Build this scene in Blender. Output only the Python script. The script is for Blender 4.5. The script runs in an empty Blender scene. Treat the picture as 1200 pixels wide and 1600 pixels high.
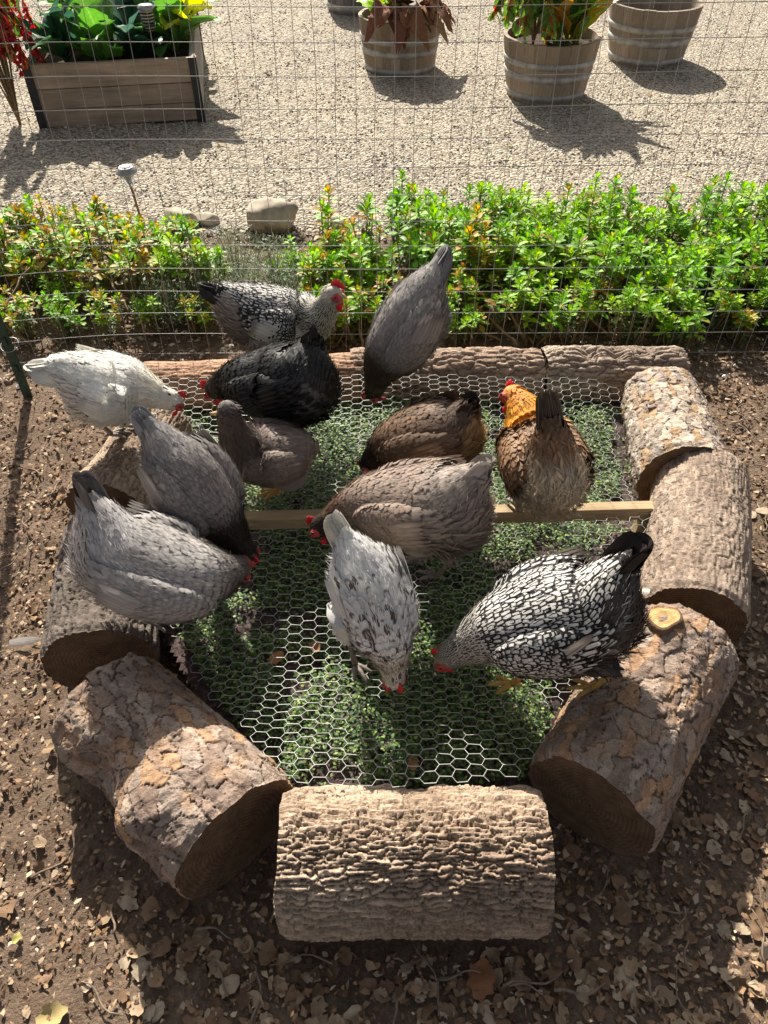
import bpy, math, random
import numpy as np
from mathutils import Vector, Matrix
R = math.radians
rng = np.random.default_rng(7)
random.seed(7)
scene = bpy.context.scene
col = scene.collection

# ------------------------------------------------------------------ camera
CAM_H, FPX, PITCH = 1.65, 1202.0, R(45)
cam = bpy.data.cameras.new('camera'); co = bpy.data.objects.new('camera', cam); col.objects.link(co)
co.location = (0, 0, CAM_H); co.rotation_euler = (math.pi / 2 - PITCH, 0, 0)
cam.sensor_fit = 'VERTICAL'; cam.sensor_height = 36.0; cam.lens = 36.0 * FPX / 1600.0
cam.clip_start = 0.05; cam.clip_end = 400
scene.camera = co
# ------------------------------------------------------------------ sky and sun
SUN_EL = R(37); SUN_DIR = np.array([-0.25, 1.0, 0]); SUN_DIR /= np.linalg.norm(SUN_DIR)
SUN_DIR = SUN_DIR * math.cos(SUN_EL) + np.array([0, 0, math.sin(SUN_EL)])
w = bpy.data.worlds.new('World'); scene.world = w; w.use_nodes = True
nt = w.node_tree
sky = nt.nodes.new('ShaderNodeTexSky'); sky.sky_type = 'NISHITA'; sky.sun_disc = False
sky.sun_elevation = SUN_EL; sky.sun_rotation = math.atan2(SUN_DIR[0], SUN_DIR[1])
bg = nt.nodes['Background']; bg.inputs['Strength'].default_value = 0.065
sky.air_density = 0.7; sky.dust_density = 3.0; sky.ozone_density = 0.4
wb = nt.nodes.new('ShaderNodeHueSaturation'); wb.inputs['Saturation'].default_value = 0.32   # the camera's daylight white balance
nt.links.new(sky.outputs[0], wb.inputs['Color']); nt.links.new(wb.outputs[0], bg.inputs[0])
sl = bpy.data.lights.new('sun', 'SUN'); sl.energy = 5.0; sl.angle = R(0.53); sl.color = (1.0, 0.93, 0.82)
so = bpy.data.objects.new('sun', sl); col.objects.link(so)
so.rotation_euler = Vector(SUN_DIR).to_track_quat('Z', 'Y').to_euler()
so.location = (-2, 6, 6)
vs = scene.view_settings
scene.display_settings.display_device = 'sRGB'
vs.view_transform = 'Standard'; vs.look = 'None'; vs.gamma = 1.0; vs.exposure = 1.1
vs.use_curve_mapping = False

# ------------------------------------------------------------------ geometry helpers
FW = np.array([0, math.cos(PITCH), -math.sin(PITCH)]); UP = np.array([0, math.sin(PITCH), math.cos(PITCH)])
def at(x, y, z=0.0):
    """world point on the level z that lies along a sight line of the photograph (used to survey the place)"""
    d = np.array([1., 0, 0]) * (x - 600) / FPX + UP * (800 - y) / FPX + FW
    return np.array([0, 0, CAM_H]) + d * ((z - CAM_H) / d[2])
def nrm(a):
    a = np.asarray(a, float)
    return a / np.maximum(np.linalg.norm(a, axis=-1, keepdims=True), 1e-9)
def sstep(a, b, x):
    t = np.clip((x - a) / (b - a), 0, 1); return t * t * (3 - 2 * t)
def _h(ix, iy, iz, seed):
    h = (ix.astype(np.int64) * 374761393 + iy.astype(np.int64) * 668265263 + iz.astype(np.int64) * 2147483647 + seed * 1274126177) & 0xffffffff
    h = ((h ^ (h >> 13)) * 1274126177) & 0xffffffff
    h = (h ^ (h >> 16)) & 0xffffffff
    h = (h * 2246822519) & 0xffffffff
    h = (h ^ (h >> 15))
    return (h & 0xffffff) / float(0xffffff) * 2 - 1
def vnoise(p, seed=0):
    p = np.asarray(p, float); i = np.floor(p); f = p - i; f = f * f * (3 - 2 * f); i = i.astype(np.int64)
    r = 0
    for a in (0, 1):
        for b in (0, 1):
            for c in (0, 1):
                wgt = (f[..., 0] if a else 1 - f[..., 0]) * (f[..., 1] if b else 1 - f[..., 1]) * (f[..., 2] if c else 1 - f[..., 2])
                r = r + wgt * _h(i[..., 0] + a, i[..., 1] + b, i[..., 2] + c, seed)
    return r
def fbm(p, seed=0, oct=4):
    r = 0; a = 1.0; s = 0
    for k in range(oct):
        r = r + a * vnoise(np.asarray(p) * 2 ** k, seed + k * 17); s += a; a *= .5
    return r / s
def P2(x, y, z=0): return np.stack([np.asarray(x, float), np.asarray(y, float), np.zeros_like(np.asarray(x, float)) + z], -1)

def mesh(name, V, F, attrs=None, smooth=True):
    me = bpy.data.meshes.new(name)
    V = np.ascontiguousarray(V, dtype=np.float32).reshape(-1, 3)
    Fs = F if isinstance(F, list) else [F]
    Fs = [np.asarray(f, dtype=np.int32) for f in Fs if len(f)]
    nf = sum(len(f) for f in Fs)
    me.vertices.add(len(V)); me.vertices.foreach_set('co', V.ravel())
    loops = np.concatenate([f.ravel() for f in Fs]); me.loops.add(len(loops)); me.loops.foreach_set('vertex_index', loops)
    st = []; o = 0
    for f in Fs:
        st.append(np.arange(len(f)) * f.shape[1] + o); o += f.size
    me.polygons.add(nf); me.polygons.foreach_set('loop_start', np.concatenate(st).astype(np.int32))
    me.polygons.foreach_set('use_smooth', np.full(nf, bool(smooth)))
    me.update(calc_edges=True)
    for k, a in (attrs or {}).items():
        a = np.asarray(a, dtype=np.float32)
        if a.ndim == 2 and a.shape[1] == 4:
            at_ = me.attributes.new(k, 'FLOAT_COLOR', 'POINT'); at_.data.foreach_set('color', a.ravel())
        elif a.ndim == 2:
            at_ = me.attributes.new(k, 'FLOAT_VECTOR', 'POINT'); at_.data.foreach_set('vector', a.ravel())
        else:
            at_ = me.attributes.new(k, 'FLOAT', 'POINT'); at_.data.foreach_set('value', a.ravel())
    me.validate()
    return me
def obj(name, me, mat=None, parent=None, loc=None, rot=None):
    o = bpy.data.objects.new(name, me); col.objects.link(o)
    if mat is not None and me is not None and len(me.materials) == 0: me.materials.append(mat)
    if parent is not None:
        o.parent = parent
        if parent.name in PIV: o.matrix_parent_inverse = Matrix.Translation(-Vector(PIV[parent.name]))
    if loc is not None: o.location = loc
    if rot is not None: o.rotation_euler = rot
    return o
PIV = {}
def tag(o, label=None, cat=None, group=None, kind=None):
    if label: o['label'] = label
    if cat: o['category'] = cat
    if group: o['group'] = group
    if kind: o['kind'] = kind
    return o
def thing(name, label, cat, base, group=None):
    """an Empty at the thing's base; children are given in world coordinates"""
    o = bpy.data.objects.new(name, None); col.objects.link(o); o.empty_display_size = .05
    o.location = tuple(base); PIV[o.name] = tuple(base)
    return tag(o, label, cat, group)
def lthing(name, label, cat, base, rz=0, group=None):
    """an Empty at the thing's base; children are given in local coordinates"""
    o = bpy.data.objects.new(name, None); col.objects.link(o); o.empty_display_size = .05
    o.location = tuple(base); o.rotation_euler = (0, 0, rz)
    return tag(o, label, cat, group)
def copy_tree(o, parent=None):
    c = o.copy(); col.objects.link(c); c.parent = parent
    if parent is not None: c.matrix_parent_inverse = o.matrix_parent_inverse
    for ch in o.children: copy_tree(ch, c)
    return c
def join(parts):
    """parts: list of (V, F, attrs) with equal face size -> one"""
    o = 0; Vs = []; Fs = []; at_ = {}
    for V, F, a in parts:
        Vs.append(V); Fs.append(np.asarray(F) + o); o += len(V)
        for k, x in a.items(): at_.setdefault(k, []).append(x)
    return np.concatenate(Vs), np.concatenate(Fs), {k: np.concatenate(x) for k, x in at_.items()}
def tubes(A, B, r, k=4, r2=None):
    A = np.asarray(A, float); B = np.asarray(B, float); n = len(A)
    r = np.broadcast_to(np.asarray(r, float), (n,)); r2 = r if r2 is None else np.broadcast_to(np.asarray(r2, float), (n,))
    t = nrm(B - A); ref = np.where(np.abs(t[:, 2:3]) > .9, np.array([[1., 0, 0]]), np.array([[0, 0, 1.]]))
    s = nrm(np.cross(t, ref)); u = np.cross(s, t)
    V = np.zeros((n, 2, k, 3))
    for j in range(k):
        a = 2 * math.pi * (j + .5) / k; d = s * math.cos(a) + u * math.sin(a)
        V[:, 0, j] = A + d * r[:, None]; V[:, 1, j] = B + d * r2[:, None]
    b = (np.arange(n) * 2 * k)[:, None]; j = np.arange(k); j2 = (j + 1) % k
    F = np.stack([b + j, b + j2, b + k + j2, b + k + j], -1).reshape(-1, 4)
    return V.reshape(-1, 3), F
def path_tube(P, r, k=6, cap=True):
    """continuous tube along a polyline"""
    P = np.asarray(P, float); n = len(P); r = np.broadcast_to(np.asarray(r, float), (n,)).copy()
    if cap:
        P = np.concatenate([P[:1], P, P[-1:]]); r = np.concatenate([[1e-4], r, [1e-4]]); n += 2
    t = nrm(np.gradient(P, axis=0) + 1e-9)
    ref = np.array([0, 0, 1.]) if abs(nrm(P[-1] - P[0])[2]) < .9 else np.array([1., 0, 0])
    s = nrm(np.cross(t, ref)); u = np.cross(s, t)
    a = 2 * math.pi * np.arange(k) / k
    V = P[:, None] + (s[:, None] * np.cos(a)[None, :, None] + u[:, None] * np.sin(a)[None, :, None]) * r[:, None, None]
    i = np.arange(n - 1)[:, None] * k; j = np.arange(k)[None]; j2 = (j + 1) % k
    F = np.stack([i + j, i + j2, i + k + j2, i + k + j], -1).reshape(-1, 4)
    return V.reshape(-1, 3), F
def box(x0, x1, y0, y1, z0, z1, bev=.003):
    """a box with chamfered edges (24 verts)"""
    V = []; 
    c = np.array([(x0 + x1) / 2, (y0 + y1) / 2, (z0 + z1) / 2]); h = np.array([(x1 - x0) / 2, (y1 - y0) / 2, (z1 - z0) / 2]); bev = min(bev, h.min() * .45)
    idx = {}
    for sx in (-1, 1):
        for sy in (-1, 1):
            for sz in (-1, 1):
                for ax in range(3):
                    v = np.array([sx, sy, sz]) * (h - bev); v[ax] = (sx, sy, sz)[ax] * h[ax]
                    idx[(sx, sy, sz, ax)] = len(V); V.append(c + v)
    Q = []; T = []
    for ax in range(3):
        b, d = [k for k in range(3) if k != ax]
        for s in (-1, 1):
            q = []
            for (p, r_) in ((-1, -1), (1, -1), (1, 1), (-1, 1)):
                k = [0, 0, 0]; k[ax] = s; k[b] = p; k[d] = r_; q.append(idx[(*k, ax)])
            Q.append(q if (s > 0) == (ax != 1) else q[::-1])
    for ax in range(3):
        b, d = [k for k in range(3) if k != ax]
        for s in (-1, 1):
            for r_ in (-1, 1):
                q = []
                for (e, which) in ((-1, b), (1, b), (1, d), (-1, d)):
                    k = [0, 0, 0]; k[ax] = e; k[b] = s; k[d] = r_; q.append(idx[(*k, which)])
                Q.append(q)
    for sx in (-1, 1):
        for sy in (-1, 1):
            for sz in (-1, 1): T.append([idx[(sx, sy, sz, a)] for a in range(3)])
    return np.array(V), [np.array(Q), np.array(T)]
def lathe(prof, k=32, ang0=0, ang1=2 * math.pi):
    prof = np.asarray(prof, float); full = abs(ang1 - ang0 - 2 * math.pi) < 1e-6
    a = np.linspace(ang0, ang1, k + 1)[:-1] if full else np.linspace(ang0, ang1, k)
    V = np.stack([prof[:, None, 0] * np.cos(a), prof[:, None, 0] * np.sin(a), np.broadcast_to(prof[:, None, 1], (len(prof), len(a)))], -1)
    m = len(a); i = np.arange(len(prof) - 1)[:, None] * m
    j = np.arange(m if full else m - 1)[None]; j2 = (j + 1) % m
    F = np.stack([i + j, i + j2, i + m + j2, i + m + j], -1).reshape(-1, 4)
    return V.reshape(-1, 3), F
def grid_faces(n, m, wrap=False):
    i = np.arange(n - 1)[:, None] * m; j = np.arange(m if wrap else m - 1)[None]; j2 = (j + 1) % m
    return np.stack([i + j, i + j2, i + m + j2, i + m + j], -1).reshape(-1, 4)
FEATHER = (np.array([0, .45, .75, .91, 1.0]), np.array([.5, 1.0, .9, .6, .14]))
LEAF = (np.array([0, .2, .45, .7, .9, 1.0]), np.array([.12, .45, .85, 1.0, .6, .08]))
OVAL = (np.array([0, .12, .35, .65, .88, 1.0]), np.array([.1, .55, 1.0, .95, .55, .08]))
STRAP = (np.array([0, .25, .5, .75, .92, 1.0]), np.array([.7, 1.0, 1.0, .8, .45, .08]))
TINY = (np.array([0, .5, 1.0]), np.array([.3, 1., .14]))
TAILP = (np.array([0, .3, .6, .85, .96, 1.0]), np.array([.7, .9, 1.0, .95, .7, .3]))
SHORT = (np.array([0, .4, .8, 1.0]), np.array([.25, .9, .8, .15]))
def blades(P, T, N, L, Wd, lift=.15, droop=0., cup=.25, prof=FEATHER, rnd=None, flat=False):
    """many small curved blades (feathers, leaves): V, F and the attribute fuv = (across -1..1, along 0..1, random)"""
    P = np.asarray(P, float).reshape(-1, 3); n = len(P)
    T = nrm(np.broadcast_to(T, (n, 3))); N = np.broadcast_to(N, (n, 3)); N = nrm(N - T * np.sum(N * T, -1, keepdims=True)); B = np.cross(T, N)
    g = lambda x: np.broadcast_to(np.asarray(x, float), (n,))[:, None]
    L, Wd, lift, droop, cup = g(L), g(Wd), g(lift), g(droop), g(cup)
    v, wv = prof; m = len(v); V = np.zeros((n, m, 3, 3)); fuv = np.zeros((n, m, 3, 3))
    rnd = rng.random(n) if rnd is None else rnd
    for i in range(m):
        c = P + T * (L * v[i]) + N * (lift * L * v[i] - droop * L * v[i] ** 2)
        ww = Wd * wv[i]
        V[:, i, 1] = c; V[:, i, 0] = c - B * ww - N * cup * ww; V[:, i, 2] = c + B * ww - N * cup * ww
        fuv[:, i, :, 1] = v[i]; fuv[:, i, 0, 0] = -1; fuv[:, i, 2, 0] = 1
    fuv[..., 2] = rnd[:, None, None]
    if flat: V = V[:, :, [0, 2]]; fuv = fuv[:, :, [0, 2]]
    nc = 2 if flat else 3
    b = (np.arange(n) * m * nc)[:, None]; F = (b + grid_faces(m, nc).reshape(1, -1)).reshape(-1, 4)
    return V.reshape(-1, 3), F, fuv.reshape(-1, 3)
def rep(a, m): return np.repeat(np.asarray(a, float), m, axis=0)
def rgba(c):
    c = np.asarray(c, float); return np.concatenate([c, np.ones(c.shape[:-1] + (1,))], -1)

# ------------------------------------------------------------------ material helper
class NB:
    def __init__(s, name):
        s.m = bpy.data.materials.new(name); s.m.use_nodes = True; s.t = s.m.node_tree; s.p = s.t.nodes['Principled BSDF']; s.out = s.t.nodes['Material Output']
    def n(s, typ, **kw):
        x = s.t.nodes.new('ShaderNode' + typ)
        for k, v in kw.items():
            if k[0] == 'i' and k[1:].isdigit(): x.inputs[int(k[1:])].default_value = v
            elif k.startswith('in_'): x.inputs[k[3:].replace('_', ' ')].default_value = v
            else: setattr(x, k, v)
        return x
    def l(s, a, b): s.t.links.new(a, b)
    def coords(s, scale=(1, 1, 1)):
        c = s.n('TexCoord'); m = s.n('Mapping'); m.inputs['Scale'].default_value = scale; s.l(c.outputs['Object'], m.inputs[0]); return m.outputs[0]
    def noise(s, vec, scale, detail=4, rough=.55):
        x = s.n('TexNoise'); x.inputs['Scale'].default_value = scale; x.inputs['Detail'].default_value = detail; x.inputs['Roughness'].default_value = rough
        if vec is not None: s.l(vec, x.inputs['Vector'])
        return x.outputs['Fac']
    def ramp(s, fac, stops):
        x = s.n('ValToRGB'); s.l(fac, x.inputs[0]); e = x.color_ramp.elements
        while len(e) < len(stops): e.new(.5)
        for k, (p, c) in enumerate(stops): e[k].position = p; e[k].color = (*c, 1) if len(c) == 3 else c
        return x.outputs[0]
    def mix(s, fac, a, b, mode='MIX'):
        x = s.n('MixRGB', blend_type=mode)
        for q, k in ((fac, 0), (a, 1), (b, 2)):
            if isinstance(q, (int, float)): x.inputs[k].default_value = q
            elif isinstance(q, tuple): x.inputs[k].default_value = (*q, 1)
            else: s.l(q, x.inputs[k])
        return x.outputs[0]
    def math(s, op, a, b=None, c=None):
        x = s.n('Math', operation=op)
        for q, k in ((a, 0), (b, 1), (c, 2)):
            if q is None: continue
            if isinstance(q, (int, float)): x.inputs[k].default_value = q
            else: s.l(q, x.inputs[k])
        return x.outputs[0]
    def attr(s, name):
        x = s.n('Attribute', attribute_name=name); return x
    def maprange(s, v, a, b, c, d, smooth=True):
        x = s.n('MapRange', interpolation_type='SMOOTHSTEP' if smooth else 'LINEAR'); s.l(v, x.inputs[0])
        for k, q in enumerate((a, b, c, d)): x.inputs[k + 1].default_value = q
        return x.outputs[0]
    def bump(s, h, strength=.4, dist=.005):
        x = s.n('Bump'); x.inputs['Strength'].default_value = strength; x.inputs['Distance'].default_value = dist; s.l(h, x.inputs['Height']); s.l(x.outputs[0], s.p.inputs['Normal']); return x
    def set(s, color=None, rough=.8, spec=.3, metal=0., **kw):
        if color is not None:
            if isinstance(color, tuple): s.p.inputs['Base Color'].default_value = (*color, 1)
            else: s.l(color, s.p.inputs['Base Color'])
        if isinstance(rough, (int, float)): s.p.inputs['Roughness'].default_value = rough
        else: s.l(rough, s.p.inputs['Roughness'])
        s.p.inputs['Specular IOR Level'].default_value = spec; s.p.inputs['Metallic'].default_value = metal
        return s.m
    def translucent(s, color, fac):
        tr = s.n('BsdfTranslucent'); mx = s.n('MixShader'); mx.inputs[0].default_value = fac
        if isinstance(color, tuple): tr.inputs[0].default_value = (*color, 1)
        else: s.l(color, tr.inputs[0])
        s.l(s.p.outputs[0], mx.inputs[1]); s.l(tr.outputs[0], mx.inputs[2]); s.l(mx.outputs[0], s.out.inputs['Surface'])

def m_simple(name, c, rough=.8, spec=.3, metal=0., var=.25, scale=40, bump=.0):
    b = NB(name); v = b.coords(); f = b.noise(v, scale)
    c2 = tuple(min(1, x * (1 + var)) for x in c); c1 = tuple(x * (1 - var) for x in c)
    m = b.set(b.ramp(f, [(.3, c1), (.7, c2)]), rough, spec, metal)
    if bump: b.bump(f, bump, .004)
    return m
def m_soil():
    b = NB('soil'); v = b.coords()
    f = b.noise(v, 9, 8, .65); g = b.noise(v, 120, 6, .7)
    c = b.ramp(f, [(.25, (.125, .085, .058)), (.5, (.22, .157, .112)), (.75, (.33, .25, .185))])
    c = b.mix(.6, c, b.ramp(g, [(.3, (.06, .04, .028)), (.55, (.17, .118, .082)), (.75, (.38, .3, .23))]))
    m = b.set(c, .95, .15); b.bump(b.math('ADD', g, f), .9, .012); return m
def m_gravel():
    b = NB('gravel'); v = b.coords()
    vo = b.n('TexVoronoi'); vo.inputs['Scale'].default_value = 75; b.l(v, vo.inputs['Vector'])
    vo2 = b.n('TexVoronoi'); vo2.inputs['Scale'].default_value = 130; b.l(v, vo2.inputs['Vector'])
    r = b.n('SeparateColor'); b.l(vo.outputs['Color'], r.inputs[0])
    c = b.ramp(r.outputs[0], [(0, (.12, .1, .08)), (.3, (.28, .235, .18)), (.6, (.45, .4, .31)), (.85, (.6, .55, .46)), (1, (.34, .32, .3))])
    big = b.noise(v, 1.3, 4); c = b.mix(.35, c, b.ramp(big, [(.35, (.34, .3, .25)), (.65, (.62, .54, .4))]), 'MULTIPLY')
    c = b.mix(.08, c, (.45, .4, .32))
    m = b.set(c, .9, .2)
    h = b.math('SUBTRACT', 1.0, vo.outputs['Distance']); b.bump(h, 1.0, .012); return m
def m_attr(name, rough=.7, spec=.25, bump=0., bs=200, trans=0., noise=.25, ns=60):
    """colour carried by the point attribute 'col', with fine grain"""
    b = NB(name); a = b.attr('col'); v = b.coords(); f = b.noise(v, ns, 5)
    c = b.mix(1.0, a.outputs['Color'], b.ramp(f, [(.2, (1 - noise,) * 3), (.8, (1 + noise,) * 3)]), 'MULTIPLY')
    m = b.set(c, rough, spec)
    if bump: b.bump(b.noise(v, bs, 4), bump, .004)
    if trans: b.translucent(c, trans)
    return m
def m_feather(name='feather', rough=.62, spec=.25, trans=.12):
    b = NB(name); a = b.attr('col'); e = b.attr('edge'); u = b.attr('fuv')
    s = b.n('SeparateXYZ'); b.l(u.outputs['Vector'], s.inputs[0])
    au = b.math('ABSOLUTE', s.outputs[0]); crisp = b.math('GREATER_THAN', e.outputs['Alpha'], .95)
    soft = b.maprange(b.math('MAXIMUM', b.math('POWER', au, 1.3), b.math('MULTIPLY_ADD', s.outputs[1], 1.25, -.27)), .45, .85, 0, 1)
    hard = b.maprange(b.math('ADD', b.math('MAXIMUM', b.math('MULTIPLY', au, au), b.math('MULTIPLY_ADD', s.outputs[1], 2.4, -1.62)), b.math('MULTIPLY_ADD', s.outputs[2], .3, -.15)), .2, .36, 0, 1)
    lace = b.math('ADD', b.math('MULTIPLY', crisp, hard), b.math('MULTIPLY', b.math('SUBTRACT', 1.0, crisp), soft))
    fac = b.math('MULTIPLY', lace, e.outputs['Alpha'])
    c = b.mix(fac, a.outputs['Color'], e.outputs['Color'])
    cb = b.n('CombineXYZ'); b.l(b.math('MULTIPLY', b.math('ADD', b.math('MULTIPLY', s.outputs[1], 1.0), b.math('MULTIPLY', au, -.35)), 22), cb.inputs[0]); b.l(b.math('MULTIPLY', s.outputs[2], 60), cb.inputs[1]); b.l(b.math('MULTIPLY', s.outputs[0], 1.2), cb.inputs[2])
    f = b.noise(cb.outputs[0], 1.0, 3, .7)
    c = b.mix(1.0, c, b.ramp(f, [(.25, (.78,) * 3), (.75, (1.18,) * 3)]), 'MULTIPLY')
    rach = b.maprange(au, 0, .09, 1, 0); c = b.mix(b.math('MULTIPLY', rach, .25), c, b.mix(.5, c, (.8, .78, .74)))
    m = b.set(c, rough, spec); b.bump(f, .35, .002)
    if trans: b.translucent(c, trans)
    return m
def m_leaf(name='leaf', rough=.5, spec=.25, trans=.4):
    b = NB(name); a = b.attr('col'); u = b.attr('fuv'); s = b.n('SeparateXYZ'); b.l(u.outputs['Vector'], s.inputs[0])
    au = b.math('ABSOLUTE', s.outputs[0]); c = a.outputs['Color']
    rib = b.maprange(au, 0, .16, 1, 0); c = b.mix(b.math('MULTIPLY', rib, .35), c, b.mix(.45, c, (.55, .62, .25)))
    v = b.coords(); f = b.noise(v, 60, 4); c = b.mix(1., c, b.ramp(f, [(.25, (.75,) * 3), (.75, (1.2,) * 3)]), 'MULTIPLY')
    m = b.set(c, rough, spec); b.bump(f, .2, .003)
    tc = b.n('HueSaturation'); tc.inputs['Saturation'].default_value = 1.15; tc.inputs['Value'].default_value = 1.5; b.l(c, tc.inputs['Color'])
    b.translucent(tc.outputs[0], trans)
    return m
def m_bark():
    b = NB('bark'); a = b.attr('col'); v = b.coords(); f = b.noise(v, 55, 7, .68); g = b.noise(v, 260, 4, .6)
    c = b.mix(1., a.outputs['Color'], b.ramp(f, [(.25, (.6,) * 3), (.5, (1.,) * 3), (.78, (1.45,) * 3)]), 'MULTIPLY')
    c = b.mix(1., c, b.ramp(g, [(.3, (.78,) * 3), (.7, (1.2,) * 3)]), 'MULTIPLY')
    m = b.set(c, .92, .15); b.bump(b.math('ADD', f, b.math('MULTIPLY', g, .5)), .8, .006); return m
def m_cut():
    b = NB('cut_wood'); v = b.coords(); a = b.attr('fuv'); s = b.n('SeparateXYZ'); b.l(a.outputs['Vector'], s.inputs[0])
    nn = b.noise(v, 12, 5); ring = b.math('SINE', b.math('ADD', b.math('MULTIPLY', s.outputs[0], 95), b.math('MULTIPLY', nn, 9)))
    c = b.ramp(b.maprange(ring, -1, 1, 0, 1), [(0, (.09, .052, .03)), (1, (.19, .115, .068))])
    c = b.mix(.6, c, b.ramp(b.noise(v, 30, 6, .7), [(.3, (.05, .032, .02)), (.7, (.2, .135, .085))]))
    m = b.set(c, .9, .15); b.bump(b.noise(v, 140, 4), .6, .004); return m
def m_wood(name, c0, c1, axis=0, sc=14, rough=.8):
    b = NB(name); k = [sc * 4] * 3; k[axis] = sc * .35; v = b.coords(tuple(k)); f = b.noise(v, 1, 6, .65)
    v2 = b.coords(); g = b.noise(v2, 6, 4)
    oi = b.n('ObjectInfo'); rr = b.math('MULTIPLY_ADD', oi.outputs['Random'], .5, .75)
    c = b.mix(1., b.ramp(f, [(.25, c0), (.75, c1)]), b.ramp(g, [(.3, (.75,) * 3), (.7, (1.15,) * 3)]), 'MULTIPLY')
    cc = b.n('CombineColor'); [b.l(rr, cc.inputs[i]) for i in range(3)]
    c = b.mix(1., c, cc.outputs[0], 'MULTIPLY')
    m = b.set(c, rough, .25); b.bump(f, .5, .003); return m

M = {}
M['soil'] = m_soil(); M['gravel'] = m_gravel(); M['litter'] = m_attr('litter', .85, .2, .4, 250, trans=.08); M['stone'] = m_attr('stone', .85, .25, .5, 300)
M['feather'] = m_feather(); M['feather_black'] = m_feather('feather_black', .42, .3, .0); M['leaf'] = m_leaf(); M['bark'] = m_bark(); M['cut'] = m_cut()
M['green'] = m_leaf('microgreen', .55, .25, .2)
M['wire'] = NB('galvanised_wire').set((.36, .36, .34), .45, .5, .4)
M['fence_wire'] = NB('fence_wire').set((.3, .3, .29), .45, .5, .4)
M['comb'] = m_simple('comb_red', (.62, .012, .018), .42, .5, 0, .25, 90, .3)
M['comb_pale'] = m_simple('comb_dull_red', (.42, .05, .05), .5, .4, 0, .25, 90, .3)
M['beak'] = m_simple('beak_horn', (.5, .33, .16), .4, .4, 0, .2, 60)
M['beak_dark'] = m_simple('beak_dark', (.1, .075, .06), .4, .4, 0, .2, 60)
M['eye'] = NB('eye').set((.03, .012, .006), .1, .6)
M['shank_yellow'] = m_simple('shank_yellow', (.5, .3, .08), .55, .35, 0, .25, 120, .5)
M['shank_grey'] = m_simple('shank_grey', (.2, .17, .14), .6, .35, 0, .25, 120, .5)
M['batten'] = m_wood('pine_batten', (.4, .28, .15), (.62, .48, .3), 0)
M['bedboard'] = m_wood('weathered_board', (.22, .16, .115), (.42, .32, .235), 0, 10)
M['bedboard_side'] = m_wood('weathered_board_side', (.22, .19, .16), (.4, .35, .3), 1, 10)
M['stave'] = m_wood('barrel_stave', (.2, .15, .105), (.38, .3, .215), 2, 12)
M['stave_grey'] = m_wood('barrel_stave_grey', (.2, .155, .115), (.38, .31, .24), 2, 12)
M['stave_dark'] = m_wood('barrel_stave_dark', (.1, .09, .085), (.2, .18, .17), 2, 12)
M['hoop'] = m_simple('hoop_steel', (.34, .325, .3), .6, .4, .3, .35, 22, .3)
M['black_metal'] = m_simple('black_steel', (.02, .02, .022), .45, .5, .3, .3, 60)
M['post'] = m_simple('green_post', (.012, .045, .03), .45, .5, 0, .3, 60)
M['compost'] = m_simple('compost', (.06, .04, .028), .95, .1, 0, .6, 60, .9)
M['lamp_cap'] = m_simple('lamp_cap', (.3, .3, .31), .35, .5, .5, .15, 40)
gl = NB('lamp_lens'); gl.p.inputs['Transmission Weight'].default_value = .8; M['lens'] = gl.set((.85, .87, .86), .15, .5)
M['flint'] = m_simple('field_stone', (.42, .36, .28), .9, .2, 0, .35, 18, .6)
M['stem'] = m_simple('stem', (.2, .14, .075), .8, .2, 0, .35, 60)
M['twig'] = m_simple('twig', (.2, .15, .11), .85, .2, 0, .35, 60)

# ================================================================== the ground
def soil_z(x, y):
    p = P2(x, y)
    return fbm(p * 3.0, 3, 3) * .012 + fbm(p * 22, 5, 4) * .012 + np.maximum(fbm(p * 60, 9, 3), 0) * .012 - .006
V, F = np.array([[-60, -60, -.06], [60, -60, -.06], [60, 90, -.06], [-60, 90, -.06]]), np.array([[0, 1, 2, 3]])
tag(obj('ground', mesh('ground', V, F), M['soil']), kind='structure')
nx, ny = 330, 260
xs = np.linspace(-2.9, 2.9, nx); ys = np.linspace(-.6, 3.9, ny); X, Y = np.meshgrid(xs, ys)
Z = soil_z(X, Y)
V = np.stack([X, Y, Z], -1).reshape(-1, 3)
tag(obj('soil', mesh('soil', V, grid_faces(ny, nx)), M['soil']), kind='structure')
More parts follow.
